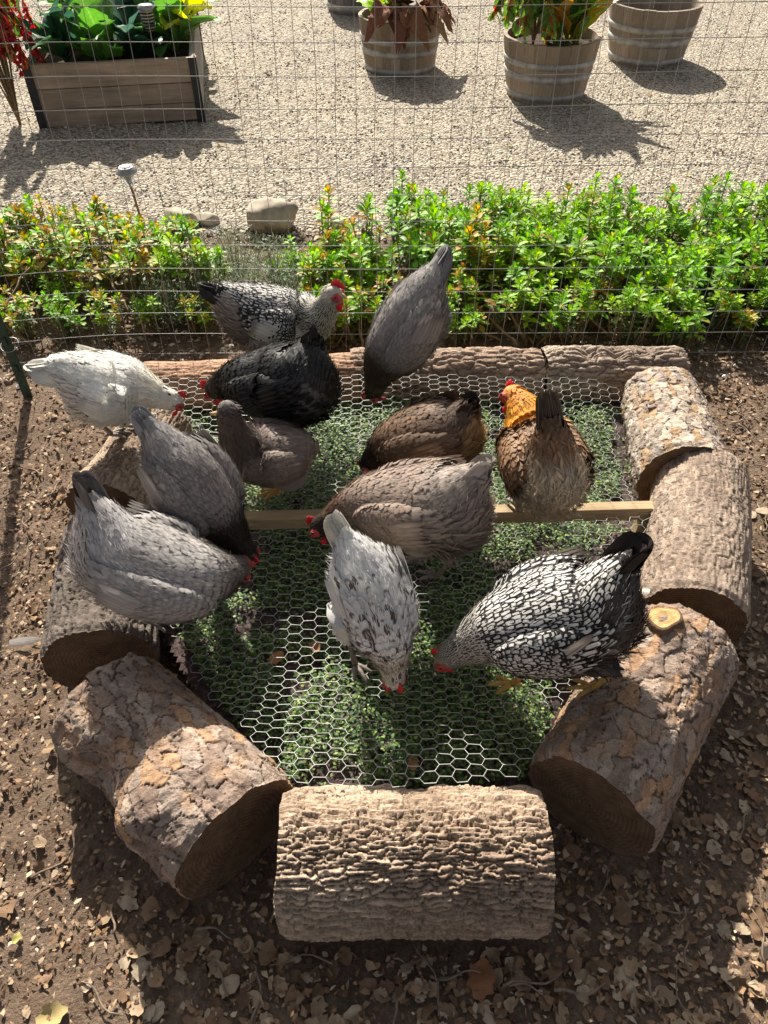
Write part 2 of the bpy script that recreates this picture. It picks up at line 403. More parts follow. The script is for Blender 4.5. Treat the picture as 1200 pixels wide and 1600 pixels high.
# gravel yard: an uneven front edge where it meets the planting strip
nx, ny = 240, 120
xs = np.linspace(-9, 9, nx); t = np.linspace(0, 1, ny) ** 1.6
X, T_ = np.meshgrid(xs, t); edge = 3.42 + .12 * fbm(P2(xs * 1.3, xs * 0), 4, 3)
Y = edge[None] + T_ * 24; Z = .02 + fbm(P2(X * .9, Y * .9), 8, 3) * .02 + fbm(P2(X * 25, Y * 25), 18, 2) * .006 - .03 * (T_ < .004)
tag(obj('gravel', mesh('gravel', np.stack([X, Y, Z], -1).reshape(-1, 3), grid_faces(ny, nx)), M['gravel']), kind='structure')
def gravel_z(x, y): return .02 + fbm(P2(x * .9, y * .9), 8, 3) * .02
def pebbles(x, y, z, size, cols, flat=.6):
    """low stones (squashed, jittered octahedra with 8 faces)"""
    n = len(x); base = np.array([[1, 0, 0], [0, 1, 0], [-1, 0, 0], [0, -1, 0], [.1, .1, 1], [0, 0, -1]], float)
    a = rng.random(n) * 6.28; s = size[:, None] * rng.uniform(.6, 1.25, (n, 3)); s[:, 2] *= flat
    B = base[None] * s[:, None] * rng.uniform(.75, 1.2, (n, 6, 1)); ca, sa = np.cos(a)[:, None], np.sin(a)[:, None]
    tl = rng.normal(0, .25, (n, 2))
    V = np.stack([B[..., 0] * ca - B[..., 1] * sa, B[..., 0] * sa + B[..., 1] * ca, B[..., 2] + B[..., 0] * tl[:, :1] + B[..., 1] * tl[:, 1:]], -1) + np.stack([x, y, z], -1)[:, None]
    f = np.array([[0, 1, 4], [1, 2, 4], [2, 3, 4], [3, 0, 4], [1, 0, 5], [2, 1, 5], [3, 2, 5], [0, 3, 5]])
    F = (np.arange(n) * 6)[:, None, None] + f[None]
    return V.reshape(-1, 3), F.reshape(-1, 3), {'col': rgba(rep(cols, 6))}
def palette(cols, n, var=.18):
    cols = np.asarray(cols, float); c = cols[rng.integers(0, len(cols), n)]
    return np.clip(c * rng.uniform(1 - var, 1 + var, (n, 1)), 0, 1)
n = 34000
y = 3.35 + 5.6 * rng.random(n) ** 1.25; x = rng.uniform(-1, 1, n) * (1.5 + .42 * y)
ok = y > 3.40 + .12 * fbm(P2(x * 1.3, x * 0), 4, 3); x, y = x[ok], y[ok]; n = len(x)
cols = palette([(.5, .455, .38), (.39, .345, .275), (.29, .245, .19), (.58, .545, .48), (.2, .17, .14), (.48, .41, .3), (.38, .36, .335)], n)
V, F, A = pebbles(x, y, gravel_z(x, y) + .001, rng.uniform(.005, .0105, n), cols)
o = tag(obj('gravel_stones', mesh('gravel_stones', V, F, A, False), M['stone']), 'pale beige gravel stones covering the yard behind the fence', 'gravel', kind='stuff')
# scattered larger pebbles along the gravel's edge and in the run
n = 2600
x = rng.uniform(-2, 2, n); y = np.where(rng.random(n) < .7, rng.normal(3.3, .16, n), rng.uniform(2.3, 3.2, n))
V, F, A = pebbles(x, y, soil_z(x, y) + .004, rng.uniform(.006, .015, n), palette([(.6, .54, .45), (.5, .42, .33), (.35, .28, .22), (.66, .62, .56)], n))
tag(obj('edge_stones', mesh('edge_stones', V, F, A, False), M['stone']), 'loose pebbles strewn along the edge of the planting strip', 'pebbles', kind='stuff')

# ================================================================== logs of the ring
LOGS = []
def log_height(x, y):
    z = np.full(np.shape(x), -1.0)
    for A, B, ra, rb in LOGS:
        d = B[:2] - A[:2]; L2 = d @ d; t = ((x - A[0]) * d[0] + (y - A[1]) * d[1]) / L2
        tt = np.clip(t, 0, 1); dx = x - (A[0] + d[0] * tt); dy = y - (A[1] + d[1] * tt); q = dx * dx + dy * dy
        r = ra + (rb - ra) * tt; zc = A[2] + (B[2] - A[2]) * tt
        h = np.where((q < r * r) & (t > 0) & (t < 1), zc + np.sqrt(np.maximum(r * r - q, 0)), -1.0)
        z = np.maximum(z, h)
    return z
def voro(a, s, n, asp, Rr, Ls, seed, warp=.0):
    """cells on a cylinder's skin: nearest and second distance (metres across the grain) and the cell number; asp stretches along the grain"""
    g = np.random.default_rng(seed); C = 2 * math.pi * Rr
    # blue-noise-like points: jittered rows
    nr = max(3, int(round(math.sqrt(n * C * asp / Ls)))); nc = max(2, int(round(n / nr)))
    pa = (np.arange(nr)[:, None] + .5 * 0 + g.uniform(-.45, .45, (nr, nc)) + .5) / nr * C; ps = (np.arange(nc)[None] + g.uniform(-.48, .48, (nr, nc)) + .5 + (np.arange(nr)[:, None] % 2) * .5 - .25) / nc * Ls
    pa = pa.ravel() % C; ps = ps.ravel()
    f1 = np.full(a.shape, 9.); f2 = np.full(a.shape, 9.); idx = np.zeros(a.shape, int)
    for k in range(len(pa)):
        da = np.abs(a - pa[k]); da = np.minimum(da, C - da); d = np.sqrt(da * da + ((s - ps[k]) / asp) ** 2)
        m = d < f1; f2 = np.where(m, f1, np.minimum(f2, d)); idx = np.where(m, k, idx); f1 = np.where(m, d, f1)
    return f1, f2, idx, len(pa)
def end_cap(A, axis, ring, bulge, name, mat, parent, lab=None):
    """the sawn end: concentric rings from the bark's rim to the centre"""
    m = len(ring); c = ring.mean(0); Vs = [ring]; rr = [np.ones(m)]
    for k in (.93, .75, .5, .25, .02):
        Q = c + (ring - c) * k; Q = Q + axis * (-.004 if k < .95 else 0) + axis[None] * (fbm(Q * 60, 5, 3) * .0025)[:, None]; Vs.append(Q); rr.append(np.full(m, k))
    V = np.concatenate(Vs); F = grid_faces(len(Vs), m, True)
    fuv = np.zeros((len(V), 3)); fuv[:, 0] = np.concatenate(rr); fuv[:, 1] = rep(np.zeros(1), len(V))
    o = obj(name, mesh(name, V, F, {'fuv': fuv}), mat, parent)
    if lab: o['label'] = lab
    return o
def log(label, A, B, ra, rb, style, palette_, seed, nu=300, nv=260, cells=120, asp=2.5, depth=.008, flare=None, knots=(), bend=0., cutlab=None, lump=.065):
    A = np.asarray(A, float); B = np.asarray(B, float); Ls = np.linalg.norm(B - A); ax = (B - A) / Ls
    side = nrm(np.cross(ax, [0, 0, 1.])); up = np.cross(side, ax)
    LOGS.append((A, B, ra, rb))
    th = np.linspace(0, 2 * math.pi, nu + 1)[:-1]; s = np.linspace(0, Ls, nv); TH, S = np.meshgrid(th, s)
    Rm = (ra + rb) / 2; r = ra + (rb - ra) * S / Ls
    cyl = np.stack([np.cos(TH) * Rm, np.sin(TH) * Rm, S], -1)
    r = r * (1 + lump * fbm(cyl * np.array([6, 6, 4.]), seed, 3))
    if flare: r = r + flare[0] * np.exp(-((S - flare[1] * Ls) / (flare[2] * Ls)) ** 2)
    for (ks, kt, kh, kw) in knots:   # branch stubs and swellings
        da = (TH - kt + math.pi) % (2 * math.pi) - math.pi
        q = np.sqrt((da * Rm) ** 2 + (S - ks * Ls) ** 2) / kw; r = r + kh * np.exp(-q ** 2 * 1.2)
    wv = np.stack([fbm(cyl * 14, seed + 1, 3), fbm(cyl * 14, seed + 2, 3)], -1) * .02
    wf = np.stack([fbm(cyl * 40, seed + 3, 4), fbm(cyl * 40, seed + 4, 4)], -1) * .016
    wk = 1. if style == 'plate' else .42
    a = (TH * Rm + (wv[..., 0] + wf[..., 0]) * wk) % (2 * math.pi * Rm); ss = S + (wv[..., 1] + wf[..., 1]) * (1.2 if style == 'plate' else asp * .5)
    f1, f2, idx, nc = voro(a, ss, cells, asp, Rm, Ls, seed + 5)
    g = np.random.default_rng(seed + 9); ch = g.random(nc); size = math.sqrt(2 * math.pi * Rm * Ls / nc / asp)
    e = (f2 - f1) / size
    if style == 'plate':
        gx, gy = g.normal(0, .5, nc), g.normal(0, .5, nc); ua = np.sin(TH * 7 + ch[idx] * 9) ; us = np.sin(S * 60 + ch[idx] * 9)
        d = sstep(0.0, .06, e) * depth * .6 + (ch[idx] - .5) * depth * .7 + fbm(cyl * 70, seed + 6, 4) * depth * .8 + (gx[idx] * ua + gy[idx] * us) * depth * .35
        # scaly steps within a plate
        st = fbm(cyl * np.array([30, 30, 18.]), seed + 12, 4); q_ = st * 6; d = d + (np.floor(q_) + sstep(.75, 1., q_ - np.floor(q_))) / 6 * depth * 1.1
    elif style == 'furrow':
        d = sstep(0.0, .38, e) * depth + (ch[idx] - .5) * depth * .5 + fbm(cyl * np.array([90, 90, 45.]), seed + 6, 4) * depth * .7 + fbm(cyl * np.array([22, 22, 10.]), seed + 13, 2) * depth * .6
    else:
        d = sstep(0.0, .35, e) * depth + fbm(cyl * np.array([90, 90, 14.]), seed + 6, 3) * depth * .8
    r = r + d
    endw = np.minimum(S, Ls - S); r = r - .006 * sstep(.02, 0, endw) * (1 + .8 * fbm(cyl * 50, seed + 7, 2))
    bx = bend * np.sin(S / Ls * math.pi)
    endj = (fbm(cyl * 18, seed + 8, 2) * .006) * (sstep(.03, 0, endw))
    V = A + ax * (S + endj)[..., None] + side * (np.cos(TH) * r + bx)[..., None] + up * (np.sin(TH) * r)[..., None]
    pal = np.asarray(palette_, float)
    cc = pal[(g.random(nc) * (len(pal) - 1.35)).astype(int)][idx] if style == 'plate' else None
    if style == 'plate':
        cc = cc * (.88 + .24 * g.random(nc))[idx][..., None] * (1 + .35 * fbm(cyl * 40, seed + 14, 3))[..., None]
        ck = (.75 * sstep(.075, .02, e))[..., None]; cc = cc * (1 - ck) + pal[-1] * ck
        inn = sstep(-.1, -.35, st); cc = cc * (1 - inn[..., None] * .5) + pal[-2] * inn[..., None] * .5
    else:
        q = np.clip(.5 + .9 * fbm(cyl * np.array([12, 12, 7.]), seed + 10, 4), 0, 1)[..., None]
        cc = pal[0] * (1 - q) + pal[1] * q
        cc = cc * (.8 + .4 * ch[idx])[..., None]
        k = sstep(.16, 0, e)[..., None]; cc = cc * (1 - k * .6) + pal[-1] * k * .6
    base = A.copy(); base[2] = 0
    root = thing('log', label, 'log', base)
    Fq = grid_faces(nv, nu, True); Fq = Fq[np.sin(TH.reshape(-1)[Fq[:, 0]]) > -.80]   # the skin that rests in the soil is left out
    colr = rgba(cc.reshape(-1, 3)); Vf = V.reshape(-1, 3)
    if style == 'plate':
        fi = idx.reshape(-1)[Fq[:, 0]]
        for k in range(nc):
            f = Fq[fi == k]
            if len(f) < 6: continue
            u, inv = np.unique(f, return_inverse=True)
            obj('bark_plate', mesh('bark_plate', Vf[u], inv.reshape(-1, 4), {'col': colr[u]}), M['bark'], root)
    else:
        obj('bark', mesh('bark', Vf, Fq, {'col': colr}), M['bark'], root)
    end_cap(A, -ax, V[0][::-1], 0, 'sawn_end', M['cut'], root); end_cap(B, ax, V[-1], 0, 'sawn_end', M['cut'], root, cutlab)
    return root, (A, B, ax, side, up, Ls)
def knot_disc(root, fr, ks, kt, rad, out, name='knot', c=(.5, .28, .1), rr=.135):
    """a sawn branch stub, its face proud of the bark"""
    A, B, ax, side, up, Ls = fr
    nrmv = side * math.cos(kt) + up * math.sin(kt); c0 = A + ax * ks * Ls + nrmv * (rr + out)
    u = ax; v = np.cross(nrmv, u); th = np.linspace(0, 6.2832, 25)[:-1]; Vs = []; rd = []; cl = []
    for k, h in ((1.35, -.03), (1.22, -.004), (1.05, .003), (1.0, 0), (.8, .001), (.5, 0), (.02, 0)):
        q = rad * k * (1 + .08 * np.sin(th * 3 + 1) + .05 * np.sin(th * 5)); Vs.append(c0 + u * (np.cos(th) * q)[:, None] + v * (np.sin(th) * q)[:, None] + nrmv * h)
        cc = np.array([.16, .1, .06]) if k > 1.02 else np.array(c) * (1 - .35 * math.sin(k * 16) * .5)
        cl.append(np.tile(cc, (24, 1)))
    V = np.concatenate(Vs)
    return obj(name, mesh(name, V, grid_faces(len(Vs), 24, True), {'col': rgba(np.concatenate(cl))}), M['bark'], root)
PINE = [(.27, .195, .15), (.31, .245, .2), (.23, .17, .135), (.33, .255, .2), (.36, .225, .135), (.07, .042, .03)]
PINE_G = [(.36, .30, .25), (.42, .36, .30), (.30, .24, .20), (.46, .38, .30), (.38, .26, .16), (.08, .052, .038)]
OAK = [(.30, .22, .15), (.46, .36, .26), (.10, .06, .04)]
# front log, ridged bark, lying across
log('deeply ridged brown log lying across the front of the ring', (-.194, .575, .128), (.300, .575, .128), .122, .126, 'furrow', [(.27, .19, .135), (.44, .34, .25), (.085, .052, .034)], 11, 320, 380, 860, 7, .0088)
# front-left pine log
_, fr = log('flaky reddish pine log with an oval branch scar at front left', at(175, 1092, .13), at(372, 1312, .135), .118, .142, 'plate', PINE, 21, 280, 260, 285, 2.4, .006, knots=((.70, .62, .040, .07), (.38, .35, -.030, .06), (.12, .2, .03, .09), (.45, 1.2, -.016, .05)), cutlab='dark sawn end facing the front log')
knot_disc(_, fr, .70, .50, .026, .020, 'branch_scar', (.26, .17, .105))
# front-right pine log with a round yellow knot
_, fr = log('big scaly pine log with a round orange knot at front right', at(1062, 1006, .135), at(918, 1262, .135), .132, .138, 'plate', PINE, 31, 280, 300, 290, 2.4, .006, knots=((.17, 1.28, .03, .05),), cutlab='dark sawn end turned to the front log')
knot_disc(_, fr, .17, 1.28, .031, .03, 'knot', (.52, .33, .15))
# right log
log('greyish brown fissured log on the right between two scaly logs', at(1094, 746, .155), at(1080, 968, .14), .126, .125, 'fine', [(.25, .185, .14), (.38, .3, .235), (.09, .056, .038)], 41, 210, 240, 520, 6, .004)
# right rear log, pale plates
log('pale plated log at the far right corner of the ring', at(1030, 618, .15), at(1068, 752, .165), .118, .128, 'plate', PINE_G, 51, 260, 230, 285, 2.1, .0055)
# left dark log
log('dark weathered cracked log on the left under the light grey hen', at(176, 838, .14), at(158, 1035, .135), .118, .125, 'fine', [(.10, .082, .068), (.2, .165, .14), (.03, .022, .018)], 61, 200, 210, 300, 7, .006)
# left rear log
log('smooth brown stump flaring at its foot below the white hen', at(255, 665, .14), at(172, 806, .125), .105, .118, 'fine', [(.27, .195, .14), (.38, .29, .21), (.1, .065, .045)], 71, 200, 200, 360, 6, .005, flare=(.012, 1., .25))
# rear logs
log('long barkless reddish log at the back left behind the netting', at(225, 606, .095), at(560, 594, .095), .084, .09, 'fine', [(.36, .215, .14), (.46, .3, .2), (.14, .075, .045)], 81, 150, 220, 160, 9, .004, lump=.16)
log('rough log at the back centre under the tail-up grey hen', at(548, 590, .098), at(842, 586, .098), .09, .09, 'furrow', [(.24, .165, .12), (.4, .3, .225), (.09, .055, .04)], 91, 160, 220, 260, 4, .008, lump=.15)
log('split hollow log at the back right corner', at(846, 586, .095), at(1062, 582, .095), .094, .08, 'furrow', [(.26, .2, .155), (.42, .34, .265), (.07, .045, .033)], 101, 170, 180, 240, 5, .008, knots=((.5, 1.5, -.03, .03), (.3, 1.5, -.025, .03), (.7, 1.55, -.02, .03)))

# ================================================================== the planted bed, batten and netting
bedpoly = np.array([at(*p, .06)[:2] for p in ((235, 700), (265, 960), (330, 1080), (440, 1215), (600, 1240), (820, 1215), (900, 1090), (1010, 960), (1040, 800), (985, 640), (600, 620), (300, 630))])
def inside(x, y, poly):
    c = np.zeros(np.shape(x), bool); n = len(poly)
    for i in range(n):
        a, b = poly[i], poly[(i + 1) % n]
        k = ((a[1] > y) != (b[1] > y)); xi = (b[0] - a[0]) * (y - a[1]) / (b[1] - a[1] + 1e-12) + a[0]; c ^= k & (x < xi)
    return c
def bed_z(x, y): return .045 + fbm(P2(x * 5, y * 5), 33, 3) * .015 + fbm(P2(x * 50, y * 50), 35, 3) * .008
xs = np.linspace(-.85, .9, 150); ys = np.linspace(.6, 2.2, 140); X, Y = np.meshgrid(xs, ys); 
edge = np.minimum(np.minimum(X + .85, .9 - X), np.minimum(Y - .6, 2.2 - Y)); Z = bed_z(X, Y) * sstep(0, .12, edge) - .03 * sstep(.12, 0, edge)
b_ = NB('bed_soil'); v_ = b_.coords(); f_ = b_.noise(v_, 60, 6, .7)
M['bed'] = b_.set(b_.ramp(f_, [(.3, (.04, .027, .026)), (.55, (.1, .072, .068)), (.8, (.27, .22, .215))]), .95, .1); b_.bump(f_, .9, .01)
Fb = grid_faces(140, 150); Vb = np.stack([X, Y, Z], -1).reshape(-1, 3); fc = Vb[Fb].mean(1); bc = bedpoly.mean(0); Fb = Fb[inside(fc[:, 0], fc[:, 1], bc + (bedpoly - bc) * 1.06)]
uq, inv = np.unique(Fb, return_inverse=True)
tag(obj('bed_soil', mesh('bed_soil', Vb[uq], inv.reshape(-1, 4)), M['bed']), kind='structure')
# seedlings: tiny leaves in clumps, thinner where the soil shows
n = 120000
x = rng.uniform(-.75, .8, n); y = rng.uniform(.68, 2.12, n)
dens = fbm(P2(x * 4.5, y * 4.5), 61, 3) + .45 * fbm(P2(x * 16, y * 16), 63, 2) + .20
k = inside(x, y, bedpoly) & (rng.random(n) < sstep(-.12, .3, dens) * .85 + .05); x, y, dens = x[k], y[k], dens[k]; n = len(x)
hh = rng.uniform(.004, .04, n) * (.6 + .6 * sstep(0, .5, dens)); az = rng.random(n) * 6.28
T = np.stack([np.cos(az), np.sin(az), rng.uniform(.0, .6, n)], -1); N = np.stack([-.3 * np.cos(az) + rng.normal(0, .3, n), -.3 * np.sin(az) + rng.normal(0, .3, n), np.ones(n)], -1)
V, F, fuv = blades(P2(x, y, 0) + P2(0 * x, 0 * y, 0) + np.stack([0 * x, 0 * x, bed_z(x, y) + hh], -1), T, N, rng.uniform(.006, .012, n), rng.uniform(.0024, .0044, n), .1, .25, .1, TINY, None, True)
c = palette([(.07, .15, .045), (.1, .195, .05), (.055, .115, .05), (.16, .26, .06), (.27, .34, .11), (.12, .1, .09)], n, .25)
tag(obj('microgreens', mesh('microgreens', V, F, {'fuv': fuv, 'col': rgba(rep(c, 6))}), M['green']), 'low green seedlings growing in the bed under the netting', 'seedlings', kind='stuff')

A = at(205, 816, .165); B = at(1052, 797, .165)
bt = thing('batten', 'square timber batten laid across the bed under the netting', 'batten', (A + B) / 2 * np.array([1, 1, 0]))
d = nrm(B - A); ang = math.atan2(d[1], d[0]); L = np.linalg.norm(B - A)
V, F = box(-L / 2, L / 2, -.018, .018, -.022, .02, .003)
V[:, 1] += .004 * np.sin(V[:, 0] * 3)
Rz = np.array([[math.cos(ang), -math.sin(ang), 0], [math.sin(ang), math.cos(ang), 0], [0, 0, 1]])
obj('beam', mesh('beam', V @ Rz.T + (A + B) / 2, F, None, False), M['batten'], bt)
V, F = box(-.018, .018, -.018, .018, -.12, -.026, .003)
for k in (-.42, .02, .45): obj('support_post', mesh('support_post', V @ Rz.T + (A + B) / 2 + d * L * k, F, None, False), M['batten'], bt)
BAT_Y = ((A + B) / 2)[1]
# netting
netpoly = np.array([at(*p, .19)[:2] for p in ((225, 585), (225, 700), (205, 790), (232, 860), (262, 985), (330, 1095), (452, 1246), (560, 1252), (820, 1234), (838, 1200), (885, 1095), (1010, 960), (1040, 860), (1046, 785), (1000, 770), (972, 700), (978, 600), (900, 588), (600, 585))])
def net_z(x, y):
    z = .178 - .032 * np.abs(np.sin(math.pi * np.clip((y - .72) / (BAT_Y - .72), 0, 1))) * (y < BAT_Y) - .028 * np.abs(np.sin(math.pi * np.clip((y - BAT_Y) / (2.12 - BAT_Y), 0, 1))) * (y >= BAT_Y)
    z = z + .055 * sstep(1.0, .70, y) + .016 * sstep(1.85, 2.1, y) + fbm(P2(x * 2.2, y * 2.2), 71, 2) * .012 + .006 * fbm(P2(x * 9, y * 9), 72, 2)
    return np.maximum(z, np.minimum(log_height(x, y) + .007, .31))
Px, e_, Ry = .031, .023, .0255
cs = np.arange(-26, 30); rs = np.arange(0, 64); CX, RY = np.meshgrid(cs, rs); CX = CX.ravel(); RY = RY.ravel()
xc = CX * Px; yc = .62 + (RY + .5 * (CX % 2)) * Ry
segA = [np.stack([xc - e_ / 2, yc], -1), np.stack([xc + e_ / 2, yc], -1), np.stack([xc + e_ / 2, yc], -1)]
segB = [np.stack([xc + e_ / 2, yc], -1), np.stack([xc + Px - e_ / 2, yc + Ry / 2], -1), np.stack([xc + Px - e_ / 2, yc - Ry / 2], -1)]
rad = np.concatenate([np.full(len(xc), .0009), np.full(2 * len(xc), .0006)])
SA = np.concatenate(segA); SB = np.concatenate(segB)
def warp2(p):
    q = P2(p[:, 0] * 3, p[:, 1] * 3); j = P2(np.round(p[:, 0] * 300), np.round(p[:, 1] * 300)) * .37
    return np.stack([p[:, 0] + .018 * fbm(q, 81, 2) + .0022 * vnoise(j, 5), p[:, 1] + .018 * fbm(q, 83, 2) + .0022 * vnoise(j, 6)], -1)
SA, SB = warp2(SA), warp2(SB)
k = inside(SA[:, 0], SA[:, 1], netpoly) & inside(SB[:, 0], SB[:, 1], netpoly)
SA, SB, rad = SA[k], SB[k], rad[k]
A3 = np.concatenate([SA, net_z(SA[:, 0], SA[:, 1])[:, None]], 1); B3 = np.concatenate([SB, net_z(SB[:, 0], SB[:, 1])[:, None]], 1)
V, F = tubes(A3, B3, rad, 5)
tag(obj('chicken_wire', mesh('chicken_wire', V, F), M['wire']), 'galvanised hexagonal chicken wire stretched over the planted bed', 'wire netting')

# ================================================================== hens
def catmull(Pc, ts):
    Pc = np.asarray(Pc, float); n = len(Pc); Q = np.concatenate([2 * Pc[:1] - Pc[1:2], Pc, 2 * Pc[-1:] - Pc[-2:-1]])
    i = np.clip(np.floor(ts).astype(int), 0, n - 2); f = (ts - i)[:, None]
    a, b, c, d = Q[i], Q[i + 1], Q[i + 2], Q[i + 3]
    return .5 * (2 * b + (c - a) * f + (2 * a - 5 * b + 4 * c - d) * f ** 2 + (3 * b - a - 3 * c + d) * f ** 3)
def ellip(c, ax, r, n=10, m=14):
    th = np.linspace(0, math.pi, n); ph = np.linspace(0, 2 * math.pi, m + 1)[:-1]; T_, P_ = np.meshgrid(th, ph, indexing='ij')
    L = np.stack([np.sin(T_) * np.cos(P_) * r[0], np.sin(T_) * np.sin(P_) * r[1], np.cos(T_) * r[2]], -1)
    return np.asarray(c) + L.reshape(-1, 3) @ np.asarray(ax), grid_faces(n, m, True)
FV = 15
def hen(label, sp, tip, beak, ground, pal, seed, comb=1., fsize=1., wing=1., legs='shank_grey', mat='feather', fluff=1., combmat='comb', beakmat='beak', feet=None, ntail=10, tailw=.019, sidev=None, tailspread=.14, thigh=1., lift=.075):
    """sp: seven stations (root of tail, rump, body, breast, base of neck, neck, head) of (x, y in the photograph, height, half width, half depth)"""
    g = np.random.default_rng(seed)
    C = np.array([at(a, b, z) for a, b, z, _, _ in sp]); W = np.array([[w_, h_] for *_, w_, h_ in sp])
    tip = at(*tip); beak = at(*beak)
    C[0] = C[0] + (tip - C[0]) * .22; W[0] *= .72; W[1] *= .94; W[2] *= .93; W[3] *= .86; W[4] *= .80; W[5] *= .84; W[6] *= 1.12; fsize *= .74; comb *= .82
    hd = C[3] - C[1]; hd[2] = 0
    side = nrm(np.cross(nrm(hd), [0, 0, 1.])) if sidev is None else nrm(np.array(sidev, float))
    base = np.array([C[2][0], C[2][1], ground])
    root = thing('hen', label, 'hen', base)
    # ---- loft
    cap = np.array([.3, .55, .78, .93, 1.0]); ts = np.concatenate([[0, .0001], np.linspace(.03, 6, 80), 6 + cap * 1e-4])
    Ct = catmull(C, np.clip(ts, 0, 6)); Wt = catmull(W, np.clip(ts, 0, 6))
    tl = np.gradient(catmull(C, np.linspace(0, 6, 300)), axis=0); tang = nrm(np.stack([np.interp(ts, np.linspace(0, 6, 300), tl[:, k]) for k in range(3)], -1))
    Ct[0] -= tang[0] * W[0].mean() * .6; Wt[0] = 1e-3; Wt[1] *= .75
    Ct[-5:] += tang[-5:] * (W[-1].mean() * cap)[:, None]; Wt[-5:] *= np.maximum(np.sqrt(1 - cap ** 2), .02)[:, None]
    up = nrm(np.cross(np.broadcast_to(side, tang.shape), tang)); sd = np.cross(tang, up)
    K = 36; ph = np.linspace(0, 2 * math.pi, K + 1)[:-1]
    ftop = lambda t: np.interp(t, [0, 1, 2, 3, 4], [.95, .80, .82, .88, .98]); flow = lambda t: np.interp(t, [0, .6, 1, 2, 3, 3.7, 4.3, 5], [.9, 1.05, 1.16, 1.12, 1.26, 1.22, 1.02, 1.0])
    def surf(Ct, Wt, sd, up, PH):
        s_, c_ = np.sin(PH), np.cos(PH)
        wl = Wt[:, :1] * np.sign(s_) * np.abs(s_) ** .92
        flat = np.where(c_ > 0, ftop(ts)[:, None], flow(ts)[:, None])
        return Ct[:, None] + sd[:, None] * wl[..., None] + up[:, None] * (Wt[:, 1:] * c_ * flat)[..., None]
    G = surf(Ct, np.maximum(Wt * .96 - .004, 1e-3), sd, up, np.broadcast_to(ph, (len(ts), K)))
    bodycol = np.array(pal['body']); neckc = np.array(pal.get('neck', pal['body'])); headc = np.array(pal.get('head', neckc)); fl = np.array(pal.get('fluff', pal['body']))
    def zone(t, phi):
        """colour of the plumage at a station and an angle from the spine"""
        fc = pal.get('fluff_cos', 0.); low = sstep(fc + .35, fc - .35, np.cos(phi))
        c = bodycol[None] * np.ones((len(t), 1))
        q = (sstep(2.6, 1.2, t) * low * sstep(pal.get('fluff_from', -2.) - .3, pal.get('fluff_from', -2.) + .2, t))[:, None]; c = c * (1 - q) + fl * q
        if 'saddle' in pal: q = (sstep(2.0, .6, t) * (1 - low))[:, None]; c = c * (1 - q) + np.array(pal['saddle']) * q
        q = sstep(pal.get('neck_at', 3.5) - .4, pal.get('neck_at', 3.5) + .5, t)[:, None]; c = c * (1 - q) + neckc * q
        q = sstep(5.0, 5.7, t)[:, None]; c = c * (1 - q) + headc * q
        big = fbm(np.stack([t * 1.3, np.cos(phi) * 1.2 + seed, np.sin(phi) * 1.2], -1), seed + 3, 3); c = c * (1 + pal.get('patch', .22) * big)[:, None]
        return np.clip(c, 0, 1)
    tt = np.repeat(ts, K); pp = np.tile(ph, len(ts))
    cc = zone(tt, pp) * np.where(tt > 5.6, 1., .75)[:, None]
    z3 = np.zeros((len(tt), 3)); z3[:, 2] = .5
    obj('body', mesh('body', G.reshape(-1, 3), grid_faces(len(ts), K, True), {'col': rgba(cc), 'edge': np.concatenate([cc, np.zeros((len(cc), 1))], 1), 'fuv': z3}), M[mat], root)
    # ---- feathers
    dense = np.linspace(.02, 5.98, 700); Cd = catmull(C, dense); Wd = catmull(W, dense); td = nrm(np.gradient(Cd, axis=0)); step = np.linalg.norm(np.gradient(Cd, axis=0), axis=1)
    ud = nrm(np.cross(np.broadcast_to(side, td.shape), td)); sdd = np.cross(td, ud)
    T_, PHI = [], []; acc = 0; row = 0
    for i in range(len(dense)):
        t = dense[i]; sp_ = np.interp(t, [3.0, 3.6, 5, 5.6, 6], [.0165, .015, .011, .0065, .005]) * fsize
        acc += step[i]
        # the curved end rows get extra spacing through the radius change
        if acc < sp_: continue
        acc = 0; row += 1; per = 2 * math.pi * math.sqrt((Wd[i] ** 2).mean()); m = max(6, int(per / (sp_ * np.interp(t, [3.2, 4, 5.5], [.78, .62, .8]))))
        a = (np.arange(m) + .5 * (row % 2) + g.uniform(-.22, .22, m)) / m * 2 * math.pi
        T_.append(np.full(m, t) + g.uniform(-.02, .02, m)); PHI.append(a)
    T_ = np.clip(np.concatenate(T_), .02, 5.97); PHI = np.concatenate(PHI) % (2 * math.pi)
    def sample(t, phi, off=0.):
        ii = np.interp(t, dense, np.arange(len(dense)))
        it = lambda A: np.stack([np.interp(ii, np.arange(len(dense)), A[:, k]) for k in range(A.shape[1])], -1)
        c, w_, s_, u_ = it(Cd), it(Wd), nrm(it(sdd)), nrm(it(ud))
        sn, cs = np.sin(phi), np.cos(phi); flat = np.where(cs > 0, ftop(t), flow(t))
        return c + s_ * ((w_[:, 0] + off) * np.sign(sn) * np.abs(sn) ** .92)[:, None] + u_ * ((w_[:, 1] + off) * cs * flat)[:, None]
    def frame(t, phi, off=None):
        o = (lambda a, b: 0.) if off is None else off
        e = .03; p0 = sample(t, phi, o(t, phi)); p1 = sample(np.clip(t + e, 0, 5.99), phi, o(np.clip(t + e, 0, 5.99), phi)); pm = sample(np.clip(t - e, .01, 6), phi, o(np.clip(t - e, .01, 6), phi))
        q1 = sample(t, phi + .04, o(t, phi + .04)); q0 = sample(t, phi - .04, o(t, phi - .04))
        tg = nrm(pm - p1); nn = nrm(np.cross(q1 - q0, p1 - pm))
        cen = np.stack([np.interp(t, dense, Cd[:, k]) for k in range(3)], -1); nn = np.where(np.sum(nn * (p0 - cen), -1, keepdims=True) < 0, -nn, nn)
        return p0, tg, nn
